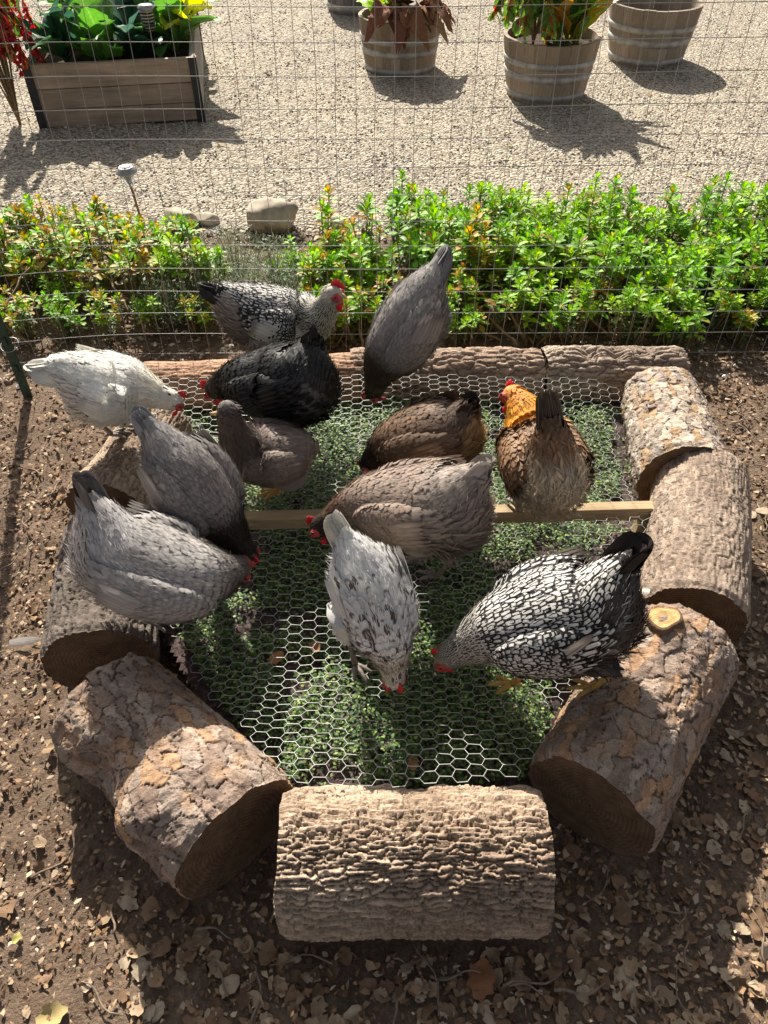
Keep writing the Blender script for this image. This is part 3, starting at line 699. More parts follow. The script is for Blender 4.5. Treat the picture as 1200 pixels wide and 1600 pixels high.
    def pattern(t, phi, c, n, wingz=False):
        """per-feather colour, edge colour and lacing weight"""
        edge = np.concatenate([c * pal.get('edge_k', .72), np.full((n, 1), pal.get('lace', .5))], 1)
        kind = pal.get('kind', 'plain'); r = g.random(n)
        if kind == 'laced':
            lc = np.array(pal['lace_col']); edge = np.concatenate([np.tile(lc, (n, 1)), np.ones((n, 1))], 1)
            nk = t > 3.6; c = np.where(nk[:, None], np.array(pal['hackle']), c); edge[nk, :3] = np.array(pal['hackle_edge'])
            lowr = (np.cos(phi) < .42) & (t < 1.9) & (not wingz); c = np.where(lowr[:, None], fl, c); edge[lowr, 3] = .0
        if kind == 'spot':
            b = fbm(np.stack([t * 1.6, np.cos(phi) * 2 + seed, np.sin(phi) * 2], -1), seed, 2)
            dk = r < pal['spots'] * (.35 + 1.3 * sstep(-.2, .4, b)) * pal.get('spotfn', lambda t: 1.)(t)
            full = dk & (g.random(n) < pal.get('spot_full', .45)); c = np.where(full[:, None], np.array(pal['spot']), c); edge[dk, :3] = np.array(pal['spot']); edge[dk, 3] = .85
        if kind == 'mottle':
            b = fbm(np.stack([t * 2.5, np.cos(phi) * 3 + seed, np.sin(phi) * 3], -1), seed, 2)[:, None]; c = c * (1 + .55 * b)
        c = c * g.uniform(1 - pal.get('var', .10), 1 + pal.get('var', .10), (n, 1))
        return np.clip(c, 0, 1), edge
    def wingmask(t, phi):
        d = np.abs((phi + math.pi) % (2 * math.pi) - math.pi); return sstep(.75, 1.12, d) * sstep(2.2, 1.85, d) * sstep(1.05, 1.5, t) * sstep(3.45, 2.9, t)
    keep = wingmask(T_, PHI) < .8 if wing else np.ones(len(T_), bool)
    T_, PHI = T_[keep], PHI[keep]; n = len(T_)
    p0, tg, nn = frame(T_, PHI)
    low = (np.cos(PHI) < .1 + pal.get('fluff_cos', 0.)) & (T_ < 1.9)
    L = np.interp(T_, [0, 1, 2.5, 3.4, 4.4, 5.2, 5.7, 6], [.040, .036, .032, .032, .036, .026, .011, .008]) * g.uniform(.85, 1.15, n) * fsize
    Wf = np.interp(T_, [0, 1, 3.2, 4.0, 5.2, 5.7, 6], [.0085, .0088, .0088, .0062, .0046, .0036, .003]) * fsize * (.88 if pal.get('kind') == 'laced' else 1.)
    L = np.where(low, L * 1.25, L); Wf = np.where(low, Wf * .62, Wf)
    tg = nrm(tg + g.normal(0, 1, (n, 3)) * np.where(low, .13 * fluff, .07)[:, None] - np.array([0, 0, .25])[None] * low[:, None] * fluff)
    lf = np.where(low, .12, lift) * g.uniform(.5, 1.35, n)
    c, ed = pattern(T_, PHI, zone(T_, PHI), n)
    V, F, fuv = blades(p0 - nn * .002, tg, nn, L, Wf, lf, .02, .13)
    obj('plumage', mesh('plumage', V, F, {'fuv': fuv, 'col': rgba(rep(c, FV)), 'edge': rep(ed, FV)}), M[mat], root)['kind'] = 'stuff'
    # ---- down: fine loose barbs that break the outline of the fluffy rear
    nf = int(2600 * fluff)
    if nf:
        t = g.uniform(pal.get('down_from', .35), 2.0, nf); phi = math.pi + g.normal(0, .7, nf); p0, tg, nn = frame(t, phi % (2 * math.pi))
        tg = nrm(tg + g.normal(0, .35, (nf, 3)) + nn * .15 - np.array([0, 0, .35])); c = np.clip(zone(t, phi) * g.uniform(.85, 1.25, (nf, 1)), 0, 1)
        V, F, fuv = blades(p0 - nn * .003, tg, nn, g.uniform(.014, .028, nf), g.uniform(.0006, .0013, nf), .2, .25, .1, TINY, None, True)
        e0 = np.concatenate([c, np.zeros((nf, 1))], 1)
        obj('down', mesh('down', V, F, {'fuv': fuv, 'col': rgba(rep(c, 6)), 'edge': rep(e0, 6)}), M[mat], root)['kind'] = 'stuff'
    nf = 1200 if pal.get('kind') == 'laced' else 4200      # loose barbs all over, lying with the feathers
    t = g.uniform(.1, 4.9, nf); phi = g.uniform(0, 6.283, nf); p0, tg, nn = frame(t, phi, (lambda a, b: .03 * wing * np.sqrt(np.clip(1 - ((np.abs((b + math.pi) % (2 * math.pi) - math.pi) - 1.47) / .68) ** 2 - ((a - 2.25) / 1.22) ** 2, 0, 1))) if wing else None)
    c = np.clip(zone(t, phi) * g.uniform(.7, 1.4, (nf, 1)), 0, 1); e0 = np.concatenate([c, np.zeros((nf, 1))], 1)
    V, F, fuv = blades(p0 + nn * .001, tg + g.normal(0, .22, (nf, 3)), nn, g.uniform(.010, .022, nf), g.uniform(.0004, .0009, nf), .16, .1, .1, TINY, None, True)
    obj('loose_barbs', mesh('loose_barbs', V, F, {'fuv': fuv, 'col': rgba(rep(c, 6)), 'edge': rep(e0, 6)}), M[mat], root)['kind'] = 'stuff'
    # ---- wings: a folded lens over each flank with shingled coverts and long flight feathers
    if wing:
        th_ = .028 * wing
        def woff(t, phi):
            d = np.abs((phi + math.pi) % (2 * math.pi) - math.pi); q = ((d - 1.47) / .68) ** 2 + ((t - 2.25) / 1.22) ** 2
            return th_ * np.sqrt(np.clip(1 - q, 0, 1))
        for sgn in (1, -1):
            a, b = np.meshgrid(np.linspace(1.03, 3.47, 26), np.linspace(.8, 2.14, 18), indexing='ij'); a = a.ravel(); ph_ = (b.ravel() * sgn) % (2 * math.pi)
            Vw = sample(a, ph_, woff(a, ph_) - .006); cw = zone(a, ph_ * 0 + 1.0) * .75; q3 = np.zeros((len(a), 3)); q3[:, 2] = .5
            wo = obj('wing', mesh('wing', Vw, grid_faces(26, 18), {'col': rgba(cw), 'edge': np.concatenate([cw, np.zeros((len(cw), 1))], 1), 'fuv': q3}), M[mat], root)
            tl, pl = [], []; row = 0
            for t in np.arange(1.15, 3.45, .13 * fsize):
                m = int(13 / fsize); d = np.linspace(.84, 2.08, m) + .07 * (row % 2) + g.uniform(-.03, .03, m); row += 1
                tl.append(np.full(m, t) + g.uniform(-.025, .025, m)); pl.append(d)
            t = np.concatenate(tl); d = np.concatenate(pl); ok = ((d - 1.47) / .70) ** 2 + ((t - 2.3) / 1.2) ** 2 < 1; t, d = t[ok], d[ok]; phi = (d * sgn) % (2 * math.pi); n = len(t)
            p0, tg, nn = frame(t, phi, woff); tg = nrm(tg + np.array([0, 0, .10]) + g.normal(0, .05, (n, 3)))
            L = np.interp(t, [.8, 1.3, 1.7, 2.3, 3.4], [.085, .075, .05, .032, .026]) * fsize * g.uniform(.9, 1.1, n); Wf = np.interp(t, [.8, 1.6, 2.4, 3.4], [.0105, .0098, .0092, .008]) * fsize
            c0 = zone(t, np.full(n, .8)); 
            if 'wing' in pal: c0 = np.tile(np.array(pal['wing'], float), (n, 1))
            c, ed = pattern(t, phi, c0, n, True)
            V, F, fuv = blades(p0 - nn * .001, tg, nn, L, Wf, lift * .9 * g.uniform(.7, 1.2, n), .02, .13)
            o2 = obj('wing_feathers', mesh('wing_feathers', V, F, {'fuv': fuv, 'col': rgba(rep(c, FV)), 'edge': rep(ed, FV)}), M[mat], wo); o2['kind'] = 'stuff'
            if pal.get('noflight'): continue
            # flight feathers seen as a long pale or dark edge
            n = 9; k = np.linspace(0, 1, n); t = 1.95 - .25 * k; phi = ((1.30 + .72 * k) * sgn) % (2 * math.pi); p0, tg, nn = frame(t, phi, woff)
            c = np.tile(np.array(pal.get('flight', pal['body']), float), (n, 1)) * g.uniform(.85, 1.1, (n, 1))
            V, F, fuv = blades(p0 + nn * .003, nrm(tg + np.array([0, 0, .16])), nn, .125 * (1 - .25 * k) * fsize, .0085, .05, .06, .2, STRAP)
            e0 = np.concatenate([np.tile(np.array(pal.get('lace_col', np.array(pal['body']) * .5), float), (n, 1)), np.full((n, 1), .7)], 1)
            obj('flight_feathers', mesh('flight_feathers', V, F, {'fuv': fuv, 'col': rgba(rep(np.clip(c, 0, 1), 18)), 'edge': rep(e0, 18)}), M[mat], wo)
    # ---- tail: a tent of stiff feathers
    td0 = tip - C[0]; Lt = np.linalg.norm(td0); td0 = td0 / Lt; tu = nrm(np.cross(np.cross(td0, nrm(C[0] - C[1]) * .2 + np.array([0, 0, 1.]) + np.array([0, -.01, 0])), td0)); ts_ = nrm(np.cross(td0, tu))
    ts_ = nrm(side - td0 * (side @ td0)); tu = nrm(np.cross(ts_, td0)); tu = tu if tu @ (nrm(C[1] - C[2]) + np.array([0, 0, .6])) * -1 < 0 else -tu
    k = np.concatenate([np.linspace(-1, 1, ntail), np.linspace(-.85, .85, ntail)]); lay = np.concatenate([np.zeros(ntail), np.ones(ntail)]); n = len(k)
    P = C[0] - td0 * .03 + ts_ * (k * W[0, 0] * .85)[:, None] + tu * (W[0, 1] * .7 - np.abs(k) ** 1.5 * W[0, 1] * .9 - lay * .014)[:, None]
    D = (tip + ts_ * (k * max(W[0, 0] * .55, tailspread * Lt))[:, None] - tu * (np.abs(k) * .05 + lay * .06)[:, None] * Lt) - P
    Nn = tu * 1.0 + ts_ * (k * 1.6)[:, None]
    tc = np.array(pal.get('tail', pal['body'])); c = np.clip(tc * g.uniform(.75, 1.2, (n, 1)), 0, 1); ed = np.concatenate([c * .6, np.full((n, 1), .6)], 1)
    if 'tail_edge' in pal: ed = np.concatenate([np.tile(np.array(pal['tail_edge'], float), (n, 1)), np.full((n, 1), .8)], 1)
    V, F, fuv = blades(P, D, Nn, (Lt + .03) * (1 - .12 * np.abs(k) - .14 * lay) * g.uniform(.92, 1.04, n), tailw * g.uniform(.85, 1.1, n), .02, .03, .3, TAILP)
    tl_ = obj('tail', mesh('tail', V, F, {'fuv': fuv, 'col': rgba(rep(c, 18)), 'edge': rep(ed, 18)}), M[mat], root)
    n = 120; a = g.random(n) * 2 * math.pi; rr = W[0] * .95; q = g.uniform(0, 1, n)
    P = C[0] + td0 * (q * Lt * .36 - .025)[:, None] + (ts_ * (np.cos(a) * rr[0])[:, None] + tu * (np.sin(a) * rr[1])[:, None]) * (1 - .45 * q)[:, None]
    Nn = ts_ * np.cos(a)[:, None] + tu * np.sin(a)[:, None]
    c0 = np.array(pal.get('saddle', pal['body'])) * (1 - q[:, None] * .5) + tc * q[:, None] * .5
    c, ed = pattern(np.full(n, .5), np.zeros(n), c0, n)
    V, F, fuv = blades(P, td0 - Nn * .12, Nn, .045 * fsize * g.uniform(.8, 1.2, n), .0115 * fsize, .06, .06, .3)
    obj('tail_coverts', mesh('tail_coverts', V, F, {'fuv': fuv, 'col': rgba(rep(c, FV)), 'edge': rep(ed, FV)}), M[mat], tl_)['kind'] = 'stuff'
    # ---- short feathers over the crown
    n = 90; kz_ = g.uniform(.05, 1, n); a = g.random(n) * 6.28; tc6 = tang[-6]; u6, s6 = up[-6], sd[-6]; rr = np.sqrt(1 - kz_ ** 2)
    Nn = tc6 * kz_[:, None] + s6 * (np.cos(a) * rr)[:, None] + u6 * (np.sin(a) * rr)[:, None]; c = np.clip(headc * g.uniform(.75, 1.25, (n, 1)), 0, 1)
    V, F, fuv = blades(C[6] + Nn * W[6].mean() * .96, -tc6 * .6 - nrm(beak - C[6]) * .8, Nn, .011, .0034, .12, .05, .2)
    obj('crown_feathers', mesh('crown_feathers', V, F, {'fuv': fuv, 'col': rgba(rep(c, FV)), 'edge': rep(np.concatenate([c * .7, np.full((n, 1), .5)], 1), FV)}), M[mat], root)['kind'] = 'stuff'
    # ---- head
    H = C[6]; r = W[6].mean(); f = nrm(beak - H); hs = nrm(side - f * (side @ f)); hu = np.cross(hs, f)
    if hu @ up[-8] < 0: hu = -hu; hs = -hs
    bl = max(.02, np.linalg.norm(beak - H) - r * .6); kk = np.linspace(0, 1, 7)
    bp = H + f[None] * (r * .75 + kk * bl * .8)[:, None] - hu[None] * (kk ** 2 * .007 - .001)[:, None]
    V, F = path_tube(bp, np.interp(kk, [0, .5, 1], [.0085, .006, .0012]), 10); obj('beak', mesh('beak', V, F), M[beakmat], root)
    for s_ in (1, -1):
        V, F = ellip(H + hs * s_ * r * 1.0 + f * r * .4 + hu * r * .25, (f, hu, hs), (.0036, .0036, .003)); obj('eye', mesh('eye', V, F), M['eye'], root)
    if comb:
        for s_ in (1, -1):
            V, F = ellip(H + hs * s_ * r * .66 + f * r * .42 + hu * r * .05, (f, hu, hs), (r * .55, r * .42, r * .36)); V += fbm(V * 120, seed, 2)[:, None] * .003; obj('face', mesh('face', V, F), M['comb_pale'], root)
            V, F = ellip(H + hs * s_ * r * .38 + f * r * .75 - hu * (r * .8 + .006 * comb), (f, hu, hs), (.009 * comb, .013 * comb, .0042)); V += fbm(V * 160, seed, 2)[:, None] * .0012; obj('wattle', mesh('wattle', V, F), M[combmat], root)
        # serrated single comb
        m = 34; u = np.linspace(0, 1, m); prof = (.007 + .011 * np.sin(u * math.pi) ** .7) * comb + .0055 * comb * np.abs(np.sin(u * math.pi * 4.5)) * np.sin(u * math.pi) ** .3
        Lc = .042 * comb; bottom = H + f[None] * ((1 - u) * Lc - Lc * .42 + r * .25)[:, None] + hu[None] * (r * (.95 - .5 * (np.abs(u - .35)) ** 2 * 2) - .004)[:, None]
        Vs = []
        for (hgt, wdt) in ((0, .0046), (.5, .0036), (.85, .0022), (1., .0004)):
            for s_ in (1, -1): Vs.append(bottom + hu[None] * (prof * hgt)[:, None] + f[None] * (prof * hgt * -.25)[:, None] + hs[None] * (wdt * s_ * np.sin(u * math.pi) ** .4 + .0012 * np.sin(u * 7))[:, None])
        A_ = np.stack([Vs[0], Vs[2], Vs[4], Vs[6], Vs[7], Vs[5], Vs[3], Vs[1]], 1); obj('comb', mesh('comb', A_.reshape(-1, 3), grid_faces(m, 8, True)), M[combmat], root)
    # ---- legs
    hip = C[2] * .55 + C[1] * .45; hf = nrm(hd)
    for i_, s_ in enumerate((1, -1)):
        if feet is not None: ft = at(*feet[i_])
        else:
            ft = hip + side * s_ * .045 + hf * (.02 + .03 * (i_ - .5)); ft = np.array([ft[0], ft[1], ground])
        hj = hip + side * s_ * .05 - np.array([0, 0, W[2, 1] * .45]); hock = ft + np.array([0, 0, .075]) - hf * .03
        kn = np.linspace(0, 1, 8)[:, None]; thp = hj * (1 - kn) + hock * kn + hf * .012 * np.sin(kn * math.pi)
        V, F = path_tube(thp, np.interp(kn[:, 0], [0, .4, .8, 1], [.05, .042, .022, .011]) * thigh, 14); cq = np.tile(fl * .8, (len(V), 1)); q3 = np.zeros((len(V), 3)); q3[:, 2] = .4
        lg = obj('leg', mesh('leg', V, F, {'col': rgba(cq), 'edge': np.concatenate([cq, np.zeros((len(cq), 1))], 1), 'fuv': q3}), M[mat], root)
        n = 150; k1 = g.random(n); a = g.random(n) * 6.28; pc = hj[None] * (1 - k1[:, None]) + hock[None] * k1[:, None]; ra = np.interp(k1, [0, .4, .8, 1], [.05, .042, .022, .011]) * thigh
        ax_ = nrm(hock - hj); b1 = nrm(np.cross(ax_, [1., .2, 0])); b2 = np.cross(ax_, b1); Nn = b1 * np.cos(a)[:, None] + b2 * np.sin(a)[:, None]
        c = np.clip(fl * g.uniform(.75, 1.2, (n, 1)), 0, 1); V, F, fuv = blades(pc + Nn * (ra - .003)[:, None], ax_ + g.normal(0, .18, (n, 3)), Nn, .032 * fsize, .0065 * fsize, .1, .05, .25)
        o2 = obj('thigh_feathers', mesh('thigh_feathers', V, F, {'fuv': fuv, 'col': rgba(rep(c, FV)), 'edge': rep(np.concatenate([c, np.zeros((n, 1))], 1), FV)}), M[mat], lg); o2['kind'] = 'stuff'
        parts = [path_tube([hock + np.array([0, 0, .012]), hock, (hock + ft) / 2, ft + np.array([0, 0, .009])], [.0085, .008, .0062, .0075], 8)]
        for a_, ln in ((-.55, .045), (0, .055), (.55, .045), (math.pi, .022)):
            dr = hf * math.cos(a_) + side * math.sin(a_); q = ft + np.array([0, 0, .008])
            parts.append(path_tube([q, q + dr * ln * .45 + np.array([0, 0, .002]), q + dr * ln * .85 - np.array([0, 0, .003]), q + dr * ln - np.array([0, 0, .007])], [.0062, .0055, .0042, .001], 7))
        V, F, _ = join([(v, f_, {}) for v, f_ in parts]); obj('foot', mesh('foot', V, F), M[legs], lg)
    return root

hen('white hen with a few black specks standing on the left stump',
    [(108, 575, .50, .060, .060), (135, 592, .46, .085, .090), (172, 605, .42, .095, .105), (208, 606, .41, .080, .090), (232, 612, .40, .056, .062), (252, 620, .385, .038, .042), (270, 626, .37, .026, .028)],
    (35, 572, .53), (288, 634, .345), .245, dict(body=(.80, .78, .72), neck=(.80, .76, .66), tail=(.82, .79, .70), kind='spot', spots=.022, spot_full=1., spot=(.02, .02, .02), lace=.3, edge_k=.92, var=.06, fluff=(.78, .73, .66), flight=(.8, .76, .68)), 101, comb=.9, legs='shank_grey', feet=((176, 682, .25), (200, 668, .25)), tailw=.026, tailspread=.26)
hen('silver laced hen with raised head beside the fence at the back',
    [(352, 462, .52, .040, .050), (378, 478, .48, .080, .085), (425, 492, .43, .095, .105), (470, 498, .41, .085, .095), (498, 492, .44, .060, .066), (512, 476, .49, .040, .044), (520, 460, .535, .027, .029)],
    (308, 441, .58), (543, 464, .53), .21, dict(body=(.66, .64, .6), kind='laced', lace_col=(.02, .018, .016), hackle=(.045, .04, .035), hackle_edge=(.62, .58, .5), head=(.5, .45, .37), neck=(.6, .57, .5), tail=(.03, .028, .024), fluff=(.24, .2, .17), flight=(.7, .66, .58)), 102, comb=1.25, legs='shank_yellow', fsize=1.)
hen('glossy black hen bending its head to the left at the back',
    [(490, 548, .50, .052, .058), (470, 586, .45, .096, .116), (430, 594, .41, .104, .122), (390, 596, .39, .090, .100), (362, 598, .35, .064, .068), (346, 603, .31, .044, .046), (334, 608, .275, .028, .030)],
    (490, 508, .58), (322, 622, .24), .19, dict(body=(.008, .008, .009), neck=(.009, .008, .0075), fluff=(.008, .0075, .0075), tail=(.006, .006, .0065), edge_k=.7, var=.3), 103, comb=1.1, mat='feather_black', legs='shank_grey', beakmat='beak_dark', tailw=.016)
hen('grey hen with brown neck bowing tail-up on the back log',
    [(672, 438, .615, .042, .045), (655, 470, .57, .080, .090), (633, 513, .50, .088, .105), (607, 552, .42, .082, .092), (594, 580, .36, .058, .062), (588, 598, .31, .040, .043), (584, 612, .265, .026, .028)],
    (697, 380, .68), (582, 629, .225), .21, dict(body=(.29, .265, .25), neck=(.085, .055, .042), neck_at=3.0, head=(.03, .022, .02), fluff=(.24, .225, .215), tail=(.17, .16, .16), edge_k=.6, lace=.5), 104, comb=.95, feet=((628, 588, .21), (655, 582, .21)), combmat='comb_pale')
hen('young mottled grey hen looking left with yellow legs and no comb',
    [(486, 700, .33, .030, .036), (468, 704, .33, .066, .072), (428, 706, .335, .082, .090), (390, 706, .35, .074, .082), (372, 686, .40, .054, .060), (362, 663, .445, .040, .043), (356, 643, .485, .027, .028)],
    (492, 718, .30), (328, 648, .47), .17, dict(body=(.205, .16, .135), neck=(.085, .062, .05), head=(.075, .055, .045), fluff=(.3, .27, .25), tail=(.1, .08, .07), kind='mottle', edge_k=1.35, lace=.6, var=.3), 105, comb=0, legs='shank_yellow', feet=((432, 772, .172), (458, 742, .172)), fsize=.85, tailw=.01, ntail=8)
hen('dark brown hen pecking with its head hidden behind the taupe hen',
    [(728, 648, .42, .052, .055), (708, 668, .385, .088, .092), (660, 678, .35, .098, .102), (618, 690, .305, .082, .084), (597, 704, .262, .060, .060), (586, 714, .232, .045, .045), (578, 724, .205, .030, .030)],
    (748, 620, .49), (572, 740, .175), .168, dict(body=(.17, .105, .065), neck=(.05, .032, .024), neck_at=3.6, head=(.02, .015, .012), fluff=(.34, .22, .11), tail=(.035, .026, .022), saddle=(.13, .085, .06), kind='mottle', edge_k=.6, var=.2), 106, comb=.6, tailw=.022, tailspread=.32, combmat='comb_pale')
hen('golden-necked brown hen seen from behind on the batten',
    [(866, 690, .47, .055, .055), (860, 735, .37, .098, .102), (850, 722, .365, .102, .112), (836, 682, .37, .098, .105), (824, 655, .39, .080, .085), (814, 636, .41, .058, .060), (803, 620, .425, .029, .031)],
    (856, 607, .62), (792, 622, .41), .19, dict(body=(.26, .15, .08), neck=(.78, .36, .04), neck_at=3.25, head=(.75, .28, .03), fluff=(.62, .52, .39), tail=(.03, .02, .015), tail_edge=(.07, .05, .035), saddle=(.15, .09, .052), noflight=True, fluff_cos=.0, fluff_from=.55, down_from=.7, kind='mottle', edge_k=.6, var=.2), 107, comb=1.1, sidev=(1, .15, 0), fluff=1.6, wing=.7, tailspread=.07, tailw=.013, ntail=8)
hen('slate grey hen with near-black neck bowing between the stump and batten',
    [(247, 684, .52, .042, .045), (266, 712, .48, .068, .080), (300, 752, .43, .082, .100), (335, 797, .37, .078, .088), (356, 828, .315, .060, .064), (372, 850, .27, .044, .046), (384, 866, .24, .030, .031)],
    (212, 632, .59), (394, 882, .205), .19, dict(body=(.27, .24, .225), saddle=(.38, .355, .34), neck=(.035, .026, .024), neck_at=3.3, head=(.02, .016, .016), fluff=(.22, .2, .195), tail=(.28, .275, .285), edge_k=.55, lace=.6), 108, comb=.7, feet=((282, 812, .19), (330, 790, .19)))
hen('light blue-grey hen with upright tail on the front left logs',
    [(152, 808, .50, .050, .055), (182, 858, .435, .095, .105), (240, 884, .39, .108, .104), (302, 900, .355, .098, .092), (335, 899, .325, .074, .078), (357, 892, .295, .048, .050), (374, 886, .265, .028, .029)],
    (112, 735, .60), (392, 894, .235), .2, dict(body=(.44, .41, .39), saddle=(.52, .495, .48), neck=(.24, .215, .2), neck_at=3.7, head=(.17, .14, .125), fluff=(.55, .5, .48), tail=(.17, .15, .145), edge_k=.62, lace=.7), 109, comb=.8, feet=((238, 975, .2), (262, 958, .2)), combmat='comb_pale', tailw=.02)
hen('taupe hen in the centre with fluffy rump pecking to the left',
    [(738, 752, .50, .050, .055), (702, 782, .445, .100, .115), (645, 786, .40, .102, .112), (588, 786, .37, .090, .095), (550, 798, .33, .066, .070), (524, 811, .29, .046, .048), (503, 822, .26, .028, .029)],
    (776, 716, .56), (484, 838, .225), .165, dict(body=(.30, .225, .18), saddle=(.36, .3, .255), neck=(.15, .085, .058), neck_at=3.8, head=(.045, .028, .022), fluff=(.32, .255, .215), tail=(.42, .36, .32), edge_k=.6, lace=.6), 110, comb=.95, feet=((682, 903, .15), (648, 880, .15)), tailw=.02, fluff=1.5, thigh=1.25)
hen('white hen speckled with brown spots seen from above at the centre front',
    [(548, 858, .47, .042, .045), (566, 893, .43, .070, .080), (588, 942, .375, .071, .092), (602, 992, .32, .067, .084), (609, 1022, .275, .052, .058), (613, 1043, .24, .036, .038), (615, 1060, .215, .023, .025)],
    (517, 797, .55), (617, 1080, .178), .155, dict(body=(.72, .71, .69), neck=(.62, .56, .46), neck_at=3.9, tail=(.72, .69, .6), kind='spot', spots=.3, spot=(.13, .1, .085), spotfn=lambda t: np.interp(t, [0, 1, 2, 3, 5, 6], [.3, .4, .8, 1.7, 2.2, 1.]), lace=.35, edge_k=.85, var=.1, fluff=(.68, .66, .63), flight=(.7, .69, .67)), 111, comb=.9, tailw=.02, ntail=9, tailspread=.08, wing=.6)
hen('black and white laced hen pecking left on the front right log',
    [(962, 898, .50, .050, .055), (925, 948, .44, .096, .122), (860, 962, .40, .112, .120), (795, 982, .36, .098, .105), (752, 998, .315, .070, .075), (722, 1013, .27, .046, .048), (700, 1024, .235, .029, .030)],
    (1022, 842, .585), (676, 1036, .2), .17, dict(body=(.6, .585, .555), kind='laced', lace_col=(.014, .011, .010), hackle=(.06, .055, .05), hackle_edge=(.5, .47, .42), head=(.3, .25, .17), neck=(.5, .47, .42), tail=(.03, .022, .019), fluff=(.055, .042, .036), flight=(.42, .37, .31), saddle=(.62, .6, .55)), 112, comb=.8, feet=((800, 1072, .16), (925, 1078, .23)), tailw=.026, tailspread=.34, ntail=12, fluff=1.5, legs='shank_yellow')

# ================================================================== fence
FY = lambda x: 2.46 - .10 * sstep(-.9, -1.7, x)
fence = thing('wire_fence', 'welded wire mesh fence between the run and the planting strip', 'fence', (0, 2.46, 0))
xs = np.linspace(-2.2, 2.5, 95)
for k in range(18):
    z = .034 + k * .0855; zz = z + .006 * fbm(P2(xs * 1.1, xs * 0 + k * .31), 201, 2) + .012 * fbm(P2(xs * .6, xs * 0), 203, 2) + .012 * (xs / 2) * (k / 13.)
    V, F = path_tube(np.stack([xs, FY(xs) + .004 * fbm(P2(xs * 3, xs * 0 + k), 205, 2), zz], -1), .0011, 5)
    obj('horizontal_wire', mesh('horizontal_wire', V, F), M['fence_wire'], fence)
zs = np.linspace(-.01, 1.52, 40)
for k in range(78):
    x = -2.15 + k * .0575 + random.uniform(-.003, .003); xx = x + .005 * fbm(P2(zs * 4, zs * 0 + k * .7), 207, 2) + .01 * fbm(P2(zs * 1.5, zs * 0 + .1 * k), 209, 2)
    V, F = path_tube(np.stack([xx, FY(xx) + .002 + 0 * xx, zs], -1), .0009, 5)
    obj('vertical_wire', mesh('vertical_wire', V, F), M['fence_wire'], fence)
tp = thing('fence_post', 'dark green steel post at the left end of the fence', 'post', (-1.275, 2.24, 0))
V, F = box(-.016, .016, -.003, .003, -.05, 1.5, .001); obj('flange', mesh('flange', V + np.array([-1.275, 2.24, 0]), F, None, False), M['post'], tp)
V, F = box(-.003, .003, .0035, .03, -.05, 1.5, .001); obj('web', mesh('web', V + np.array([-1.275, 2.24, 0]), F, None, False), M['post'], tp)
for k in range(12):
    V, F = box(-.006, .006, -.010, -.0035, .1 + k * .11, .13 + k * .11, .002); obj('stud', mesh('stud', V + np.array([-1.275, 2.24, 0]), F, None, False), M['post'], tp)
th = np.linspace(0, 6.0, 20)
V, F = path_tube(np.stack([-1.275 + .03 * np.cos(th), 2.255 + .03 * np.sin(th), .2 + .01 * np.sin(th)], -1), .0015, 5); obj('wire_tie', mesh('wire_tie', V, F), M['fence_wire'], tp)

